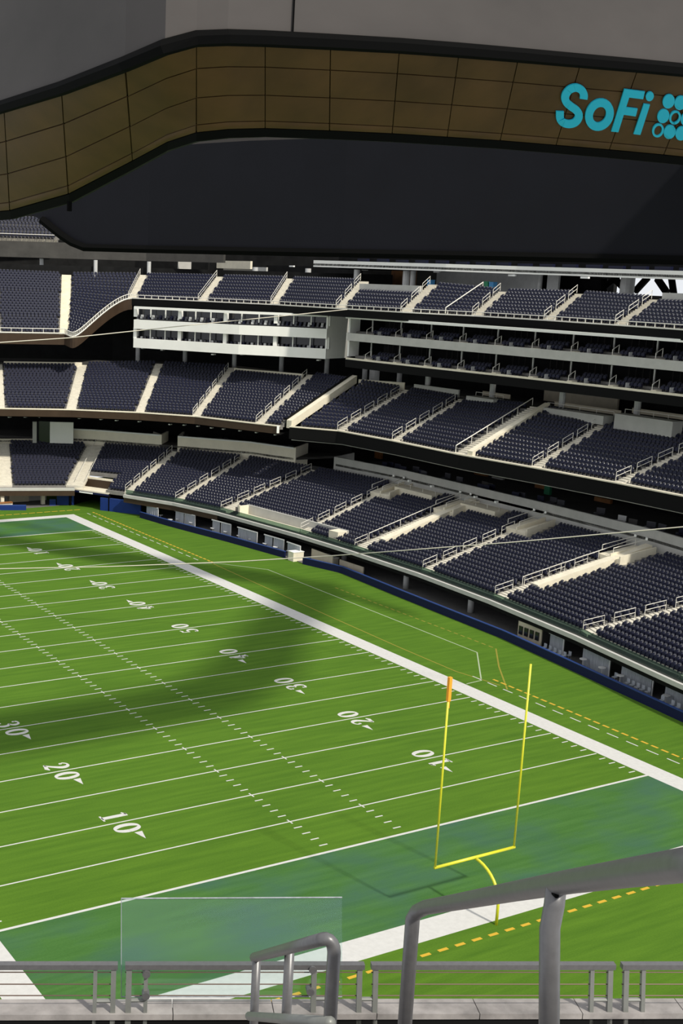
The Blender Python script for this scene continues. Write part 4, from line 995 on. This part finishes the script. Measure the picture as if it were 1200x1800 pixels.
me.vertices.add(nr * nv); me.vertices.foreach_set('co', allv.ravel())
loops = (flat_[None, :] + (np.arange(nr) * nv)[:, None]).ravel().astype(np.int32)
me.loops.add(len(loops)); me.loops.foreach_set('vertex_index', loops)
npoly = nr * len(lens_); me.polygons.add(npoly)
ls = np.tile(lens_, nr); st_ = np.concatenate([[0], np.cumsum(ls)[:-1]]).astype(np.int32)
me.polygons.foreach_set('loop_start', st_)
me.materials.append(M['seat']); me.materials.append(M['rim_grey'])
me.polygons.foreach_set('material_index', np.tile(np.array(sg.m), nr).astype(np.int32))
me.update(calc_edges=True); me.validate()
so = bpy.data.objects.new('stadium_seating', me); COL.objects.link(so)
tag(so, 'thousands of navy folding seats filling the tiers of the stands', 'seating', kind='stuff')
print('SEATS', len(ST), 'rest', nr)

# ================================================================== VIDEO BOARD
vb = thing('video_board', 'huge hanging oval video board with bronze underside panels', 'video board', loc=(-20, 10, 40))
Gpx = [(-150, 231), (-75, 207), (8, 181), (109, 149), (220, 106), (290, 76), (345, 61), (400, 59), (465, 61), (580, 67), (702, 74), (807, 82), (912, 91), (1022, 101), (1123, 110), (1225, 120), (1330, 131), (1440, 143)]
Bpx = [(-150, 392), (-75, 391), (19, 384), (122, 355), (235, 295), (295, 262), (345, 246), (400, 240), (465, 238), (578, 242), (687, 247), (783, 253), (875, 259), (972, 267), (1065, 275), (1160, 284), (1255, 294), (1355, 306)]
def gpt(i):
    x, y = Gpx[i]
    if i <= 4: return onx(x, y, -50.2)
    if i == 5: return onx(x, y, -49.9)
    if i == 6: return ony(x, y, -19.1)
    return ony(x, y, -19.5)
def bpt(i):
    x, y = Bpx[i]
    if i <= 4: return onx(x, y, -46.2)
    if i == 5: return onx(x, y, -46.4)
    if i == 6: return ony(x, y, -15.1)
    return ony(x, y, -15.5)
G = [gpt(i) for i in range(len(Gpx))]; B = [bpt(i) for i in range(len(Bpx))]
# the loop closes on the right, outside the frame, towards the far screen
G += [np.array(p, float) for p in ((-11, -18.5, 42.8), (-3.5, -13.5, 42.7), (4, -4, 42.4), (12.5, 4.0, 42.2), (19, 11, 42))]
B += [np.array(p, float) for p in ((-12, -14.2, 38.9), (-6, -9.6, 38.8), (1.5, -2.0, 38.6), (9.5, 5.5, 38.4), (16.5, 13, 38))]
# outer mesh-clad face with seam
b = MB()
for i in range(len(G) - 1):
    lo = [G[i], G[i + 1]]; top = [np.array([p[0], p[1], 46.5]) for p in lo]
    inn = np.array([.5, .5, 0]) * .8
    b.hexa([lo[0], lo[1], lo[1] + inn, lo[0] + inn], [top[0], top[1], top[1] + inn, top[0] + inn])
b.build('outer_mesh_face', M['mesh'], vb)
# lower edge trim of outer face
b = MB(); b.tube([p + np.array([0, 0, -.12]) for p in G], .26, 6); b.build('outer_trim', M['trim'], vb)
sA = ony(514, 64, -19.56); b = MB(); b.tube([sA, (sA[0] + .02, sA[1], 46.5)], .035, 4); b.build('face_seam', M['trim'], vb)
# bronze panels
fr = [.03, .285, .56, .83, .91]
idx = [0, 1, 2, 3, 4, 6, 8, 9, 10, 11, 12, 13, 14, 15, 16, 17, 18, 19, 20, 21, 22]
for a, c in zip(idx[:-1], idx[1:]):
    seq = list(range(a, c + 1))
    for r_ in range(4):
        f0, f1 = fr[r_], fr[r_ + 1]; g0 = .0045
        top = [lerp(G[k], B[k], f0 + g0) for k in seq]; bot = [lerp(G[k], B[k], f1 - g0) for k in seq]
        # shrink ends for a joint
        top[0] = lerp(top[0], top[1], .008); bot[0] = lerp(bot[0], bot[1], .008); top[-1] = lerp(top[-1], top[-2], .008); bot[-1] = lerp(bot[-1], bot[-2], .008)
        b = MB(); sub = 4
        # slightly pillowed fabric panel
        grid = []
        for k in range(len(seq) - 1):
            for u in range(sub + (1 if k == len(seq) - 2 else 0)):
                s_ = (k + u / sub) / (len(seq) - 1); T = lerp(top[k], top[k + 1], u / sub); Bo = lerp(bot[k], bot[k + 1], u / sub); col_ = []
                nrm = np.cross(top[-1] - top[0], bot[0] - top[0]); nrm /= np.linalg.norm(nrm)
                if nrm[2] > 0: nrm = -nrm
                for w in range(5):
                    q = w / 4; bulge = .05 * math.sin(math.pi * q) * math.sin(math.pi * s_); col_.append(lerp(T, Bo, q) + nrm * (bulge + .05))
                grid.append(col_)
        vs_ = [p for col_ in grid for p in col_]; fs = [(x_ * 5 + w, (x_ + 1) * 5 + w, (x_ + 1) * 5 + w + 1, x_ * 5 + w + 1) for x_ in range(len(grid) - 1) for w in range(4)]
        back = [p - nrm * .06 for p in vs_]; n0 = len(vs_); fs += [tuple(i + n0 for i in f[::-1]) for f in fs]
        b.add(vs_ + back, fs); o = b.build('bronze_panel', M['panel'], vb, True)
# dark substrate + inner black trim
b = MB(); b.strip([p + np.array([0, 0, .3]) for p in G], [p + np.array([0, 0, .3]) for p in B]); b.build('panel_substrate', M['trim'], vb)
b = MB(); b.strip([lerp(G[k], B[k], .91) + np.array([0, 0, -.05]) for k in range(len(G))], [p + np.array([0, 0, -.05]) for p in B]); b.build('inner_trim', M['trim'], vb)
b = MB()
for i in range(len(B) - 1):
    inn = np.array([.4, .5, 0]); b.hexa([B[i], B[i + 1], B[i + 1] + inn, B[i] + inn], [(*B[i][:2], 46.5), (*B[i + 1][:2], 46.5), (*(B[i + 1] + inn)[:2], 46.5), (*(B[i] + inn)[:2], 46.5)])
b.build('inner_screen', M['screen'], vb)
p = B[3] + np.array([0, .0, -.25]); b = MB(); b.tube([p + np.array([0, 0, .3]), p + np.array([0, 0, -.15])], .12, 8); b.build('hanging_lamp', M['trim'], vb)
# far screen (inner face), curved
Spx = [(1420, 465, 112), (1200, 460, 121), (1050, 456.5, 124.5), (900, 453, 128), (750, 450, 131.5), (600, 447, 135), (430, 443.5, 141), (260, 440, 148), (150, 437, 150.5), (128, 428, 151), (110, 416, 151.3), (92, 402, 151.6), (75, 388, 152), (45, 372, 153), (10, 350, 154)]
Spx = [(x_, y_, d_ * .84) for x_, y_, d_ in Spx]
bot = [atd(*p) for p in Spx]; ztop = [atd(p[0], 246 if p[0] > 520 else (246 + (520 - p[0]) * .06), p[2])[2] for p in Spx]
b = MB()
for i in range(len(bot) - 1):
    inn = np.array([.7, .5, 0]) * 1.2; z0, z1 = max(ztop[i], bot[i][2] + .3), max(ztop[i + 1], bot[i + 1][2] + .3)
    b.hexa([bot[i], bot[i + 1], bot[i + 1] + inn, bot[i] + inn], [(*bot[i][:2], z0), (*bot[i + 1][:2], z1), (*(bot[i + 1] + inn)[:2], z1), (*(bot[i] + inn)[:2], z0)])
b.build('far_screen', M['screen'], vb)
b = MB(); b.tube([p + np.array([-.2, -.2, .1]) for p in bot[:13]], .42, 6); b.build('far_screen_trim', M['trim'], vb)
cw = [(300, 128), (345, 127), (430, 124), (520, 121), (600, 118), (700, 116)]
b = MB(); b.wall([atd(x_, 250, d_)[:2] for x_, d_ in cw][::-1], [atd(x_, 266, d_)[2] for x_, d_ in cw][::-1], [atd(x_, 222, d_)[2] for x_, d_ in cw][::-1], .5)
b.build('upper_catwalk', M['mesh'], vb)
# logo on the panels: shapes drawn in the panel plane
FAC = []
for k in range(10, 17):
    n_ = np.cross(G[k + 1] - G[k], B[k] - G[k]); n_ /= np.linalg.norm(n_)
    if n_[2] > 0: n_ = -n_
    FAC.append(((Gpx[k + 1][0] + Bpx[k + 1][0]) / 2, G[k], n_))
nv_ = FAC[3][2]
def lpt(x, y):
    for xe, p, n_ in FAC:
        if x < xe - (y - 190) * .28: break
    return onplane(x, y, p + n_ * .16, n_)
def extr(poly, name, hole=None):
    b = MB(); P = [lpt(*p) for p in poly]; n_ = len(P)
    if hole is None:
        b.hexa(P, [p - nv_ * .05 for p in P])
    else:
        H = [lpt(*p) for p in hole]; P2 = [p - nv_ * .05 for p in P]; H2 = [p - nv_ * .05 for p in H]
        for i in range(n_):
            j = (i + 1) % n_; b.quad(P[i], P[j], H[j], H[i]); b.quad(P[i], P2[i], P2[j], P[j]); b.quad(H[i], H[j], H2[j], H2[i])
    return b.build(name, M['logo'], vb)
def z5(x, y): return (960 + x / 5, 120 + y / 5)
def el(cx, cy, rx, ry, tilt, n=28):
    t = math.radians(tilt); return [(cx + rx * math.cos(a) * math.cos(t) - ry * math.sin(a) * math.sin(t), cy + rx * math.cos(a) * math.sin(t) + ry * math.sin(a) * math.cos(t)) for a in [2 * math.pi * i / n for i in range(n)]]
# S as a stroke
cl = [(327, 273), (330, 235), (310, 195), (265, 173), (215, 185), (178, 220), (165, 262), (180, 305), (220, 340), (262, 370), (285, 405), (280, 445), (250, 480), (200, 493), (150, 480), (122, 445), (120, 380)]
cl2 = []
for i in range(len(cl) - 1):
    p0, p1, p2, p3 = [np.array(cl[min(max(i + q, 0), len(cl) - 1)], float) for q in (-1, 0, 1, 2)]
    for u in range(4):
        t = u / 4; cl2.append(.5 * ((2 * p1) + (-p0 + p2) * t + (2 * p0 - 5 * p1 + 4 * p2 - p3) * t * t + (-p0 + 3 * p1 - 3 * p2 + p3) * t ** 3))
cl2.append(np.array(cl[-1], float))
b = MB()
for Q in stroke(cl2, [68] * len(cl2)):
    P = [lpt(*z5(*p)) for p in Q]; b.hexa(P, [p - nv_ * .05 for p in P])
b.build('logo_letter', M['logo'], vb)
def E5(cx, cy, rx, ry, tilt): return [z5(*p) for p in el(cx, cy, rx, ry, tilt)]
extr(E5(467, 410, 122, 145, 25), 'logo_letter', E5(467, 410, 55, 72, 25))
for poly in ([(685, 185), (866, 207), (850, 273), (728, 258), (632, 563), (570, 557)], [(672, 341), (802, 357), (785, 424), (648, 405)], [(856, 314), (911, 321), (826, 586), (766, 580)]):
    extr([z5(*p) for p in poly], 'logo_letter')
extr(E5(909, 249, 34, 42, 22), 'logo_dot')
for r_, (x0, y0) in enumerate(((1075, 293), (1028, 422), (981, 548))):
    for c in range(4):
        cx, cy = x0 + c * 103, y0 + c * 13; ring = (r_, c) in ((1, 1), (2, 0))
        if ring: extr(E5(cx, cy, 50, 62, 22), 'logo_dot', E5(cx, cy, 32, 44, 22))
        else: extr(E5(cx, cy, 51, 63, 22), 'logo_dot')
# ================================================================== CABLES
for nm, pts, lab in (('cable', [(-60, 1001, 120), (190, 996, 118), (420, 987, 116), (595, 976, 112), (900, 953, 100), (1300, 917, 88)], 'thin pale camera cable crossing the lower stand and field'),
                     ('cable', [(-30, 604, 120), (120, 594, 124), (300, 575, 130), (560, 549, 140), (610, 544, 143)], 'thin pale camera cable before the white suites')):
    b = MB(); b.tube([atd(*p) for p in pts], .045 if nm else .05, 5); tag(b.build(nm, M['wire']), lab, 'cable')

# ================================================================== FOREGROUND RAILS
P0 = atd(-60, 1697, 10.0); zr = P0[2]; P1 = onz(660, 1697, zr); dr = (P1 - P0); Lr = np.linalg.norm(dr); dr /= Lr
nb_ = np.array([dr[1], -dr[0], 0])
if np.dot(nb_, RC[2]) < 0: nb_ = -nb_
vpl = (P0, nb_)
def rp(x, y): return onplane(x, y, P0, nb_)
def bar(a, c, w, d, bld):
    bld.tube([a, c], w / 2, 8)
fence = thing('guard_rail', 'grey cable guard rail with paired posts along the front ledge', 'railing', loc=tuple(rp(190, 1800)))
for x0, x1 in ((-60, 207), (220, 640), (652, 1080), (1092, 1330)):
    A = rp(x0, 1697.5); Bq = rp(x1, 1697.5); b = MB(); t_ = .022
    b.hexa([A - nb_ * .03 - np.array([0, 0, t_]), Bq - nb_ * .03 - np.array([0, 0, t_]), Bq + nb_ * .03 - np.array([0, 0, t_]), A + nb_ * .03 - np.array([0, 0, t_])],
           [A - nb_ * .03 + np.array([0, 0, t_]), Bq - nb_ * .03 + np.array([0, 0, t_]), Bq + nb_ * .03 + np.array([0, 0, t_]), A + nb_ * .03 + np.array([0, 0, t_])]); b.build('top_rail', M['gunmetal'], fence)
    for y_ in (1709, 1730, 1750):
        b = MB(); b.tube([rp(x0, y_), rp(x1 - 4, y_)], .005, 5); b.build('steel_cable', M['cable'], fence)
for x_, w in ((168, 7), (200, 9), (227, 10), (257, 7), (552, 9), (588, 9), (632, 9), (660, 9), (1040, 7), (1072, 9), (1100, 9), (1130, 7)):
    A = rp(x_, 1698); Bq = rp(x_ - 4, 1850); b = MB(); hw_ = w / 2 * 10 / FPX; s_ = dr * hw_
    b.hexa([Bq - s_ - nb_ * .02, Bq + s_ - nb_ * .02, Bq + s_ + nb_ * .02, Bq - s_ + nb_ * .02], [A - s_ - nb_ * .02, A + s_ - nb_ * .02, A + s_ + nb_ * .02, A - s_ + nb_ * .02]); b.build('post', M['gun2'], fence)
for (x0, x1, y_) in ((168, 200, 1759), (227, 257, 1758), (552, 588, 1755), (632, 660, 1756), (1040, 1072, 1757), (1100, 1130, 1757)):
    b = MB(); A, Bq = rp(x0, y_), rp(x1, y_); b.tube([A, Bq], .018, 6); b.build('spacer', M['gun2'], fence)
for x_, y_ in ((257, 1708), (256, 1746), (548, 1700), (544, 1739)):
    b = MB(); A = rp(x_, y_); b.tube([A - nb_ * .05, A + nb_ * .03], .032, 10); b.build('glass_clamp', M['gunmetal'], fence)
# glass panel
gl = thing('glass_panel', 'tall clear glass screen panel clamped behind the guard rail', 'glass panel', loc=tuple(rp(400, 1760)))
nb2 = nb_ * .08
cn = [rp(213, 1762) + nb2, rp(604, 1762) + nb2, rp(604, 1586) + nb2, rp(213, 1588) + nb2]
b = MB(); b.hexa([p for p in cn], [p + nb_ * .012 for p in cn]); b.build('pane', M['glass'], gl)
b = MB(); b.tube([cn[3], cn[2]], .006, 5); b.tube([cn[3], cn[0]], .003, 5); b.tube([cn[0], cn[1]], .005, 5); b.build('polished_edge', M['curtain'], gl)
# ledge
lg = thing('front_ledge', 'stained grey concrete ledge below the guard rail', 'ledge', loc=tuple(rp(300, 1800)))
A = rp(-80, 1779) + nb_ * .10; Bq = rp(660, 1779) + nb_ * .10; zt = A[2]; Bq[2] = zt
gaps = [(-80, 303), (304.5, 480), (481.5, 660), (661.5, 840), (841.5, 1020), (1021.5, 1200), (1201.5, 1380)]
for x0, x1 in gaps:
    A = rp(x0, 1779) + nb_ * .12; Bq = rp(x1, 1779) + nb_ * .12; A[2] = Bq[2] = zt; b = MB()
    lo = [A - nb_ * .16, Bq - nb_ * .16, Bq + nb_ * .06, A + nb_ * .06]; b.hexa([p - np.array([0, 0, .05]) for p in lo], lo); b.build('coping_slab', M['ledge'], lg)
b = MB(); A = rp(-80, 1779); Bq = rp(1380, 1779); A[2] = Bq[2] = zt - .06; lo = [A - nb_ * .02, Bq - nb_ * .02, Bq + nb_ * .15, A + nb_ * .15]
b.hexa([p - np.array([0, 0, 1.2]) for p in lo], lo); b.build('dark_upstand', M['black'], lg)
# near deck carrying the posts
b = MB(); A = rp(-400, 1779); Bq = rp(1500, 1779); A[2] = Bq[2] = zt - .9; lo = [A - nb_ * 6, Bq - nb_ * 6, Bq + nb_ * .1, A + nb_ * .1]
b.hexa([p - np.array([0, 0, .3]) for p in lo], lo); tag(b.build('floor', M['ledge']), 'concrete deck of the near upper tier', 'floor', kind='structure')
# aisle hoop rail (left) : tubes approaching the camera
hr = thing('aisle_handrail', 'grey tubular hoop handrail standing on the left of the stairs', 'handrail', loc=tuple(atd(510, 1800, 6.2)))
def dp(x): return 7.0 - (x - 445) * (2.1 / 140)
r0 = .027
A = atd(447, 1683, dp(447)); Bq = atd(560, 1651, dp(560)); Cq = atd(575, 1648, dp(575)); D = atd(584, 1653, dp(584) - .02); Ee = atd(587, 1668, dp(587) - .02); Fq = atd(586, 1900, dp(587) - .02)
Fq[:2] = Ee[:2]
K_ = [atd(x_, y_, 4.98) for x_, y_ in ((566, 1651), (573, 1650.5), (579, 1653), (583.5, 1658), (586, 1665), (587, 1674))]; Fq = K_[-1].copy(); Fq[2] -= 1.2
b = MB(); b.tube([A] + K_ + [Fq], r0, 12); b.build('hoop_tube', M['gunmetal'], hr, True)
for x_, y_ in ((451, 1684), (509, 1668)):
    a = atd(x_, y_, dp(x_)); c = a.copy(); c[2] -= .75; b = MB(); b.tube([a, c], r0 * .92, 10); b.build('post', M['gunmetal'], hr, True)
a = atd(438, 1786, dp(447)); c = atd(580, 1797, dp(580)); b = MB(); b.tube([a, c], r0 * .9, 10); b.build('lower_bar', M['gun2'], hr, True)
# long handrail (right)
lr = thing('aisle_handrail', 'thick grey handrail tube sweeping across the lower right corner', 'handrail', loc=tuple(atd(965, 1640, 2.8)))
def hp(x, y, d): return atd(x, y, d)
pts = [hp(722, 1960, 4.62), hp(725, 1614, 4.62), hp(733, 1602, 4.60), hp(748, 1595, 4.5), hp(800, 1586, 4.1), hp(900, 1567.5, 3.37), hp(1000, 1550, 2.77), hp(1100, 1535, 2.29), hp(1200, 1521, 1.92), hp(1330, 1504, 1.6)]
pts[0][:2] = pts[1][:2]
b = MB(); b.tube(pts, .0265, 16); b.build('rail_tube', M['gunmetal'], lr, True)
a = hp(977, 1556, 2.9); c = a.copy(); c[2] -= .8; c2 = hp(975, 1575, 2.88)
b = MB(); b.tube([hp(977, 1560, 2.88), hp(974, 1590, 2.88), hp(966, 1632, 2.88), hp(964, 1900, 2.88)], .0235, 14); b.build('post', M['gunmetal'], lr, True)
b = MB(); q = hp(978, 1575, 2.84); b.tube([q, q + RC[2] * .04], .0055, 10); b.build('bolt_hole', M['trim'], lr)
# stairs that carry the two handrails, just below the sight line
hf = RC[2].copy(); hf[2] = 0; hf /= np.linalg.norm(hf); hs = np.array([hf[1], -hf[0], 0])
stairs = thing('aisle_stairs', 'grey concrete aisle stairs under the two tubular handrails', 'stairs', loc=tuple(CAM + hf * 4 - np.array([0, 0, 3])))
for q in range(16):
    d0 = .6 + q * .5; zt_ = 32.7 - .55 * (d0 + .25)
    c = [CAM + hf * d_ + hs * w_ for d_, w_ in ((d0, -.6), (d0, 2.2), (d0 + .5, 2.2), (d0 + .5, -.6))]
    b = MB(); b.hexa([(p[0], p[1], zt_ - .35) for p in c], [(p[0], p[1], zt_) for p in c]); b.build('step', M['ledge'], stairs)
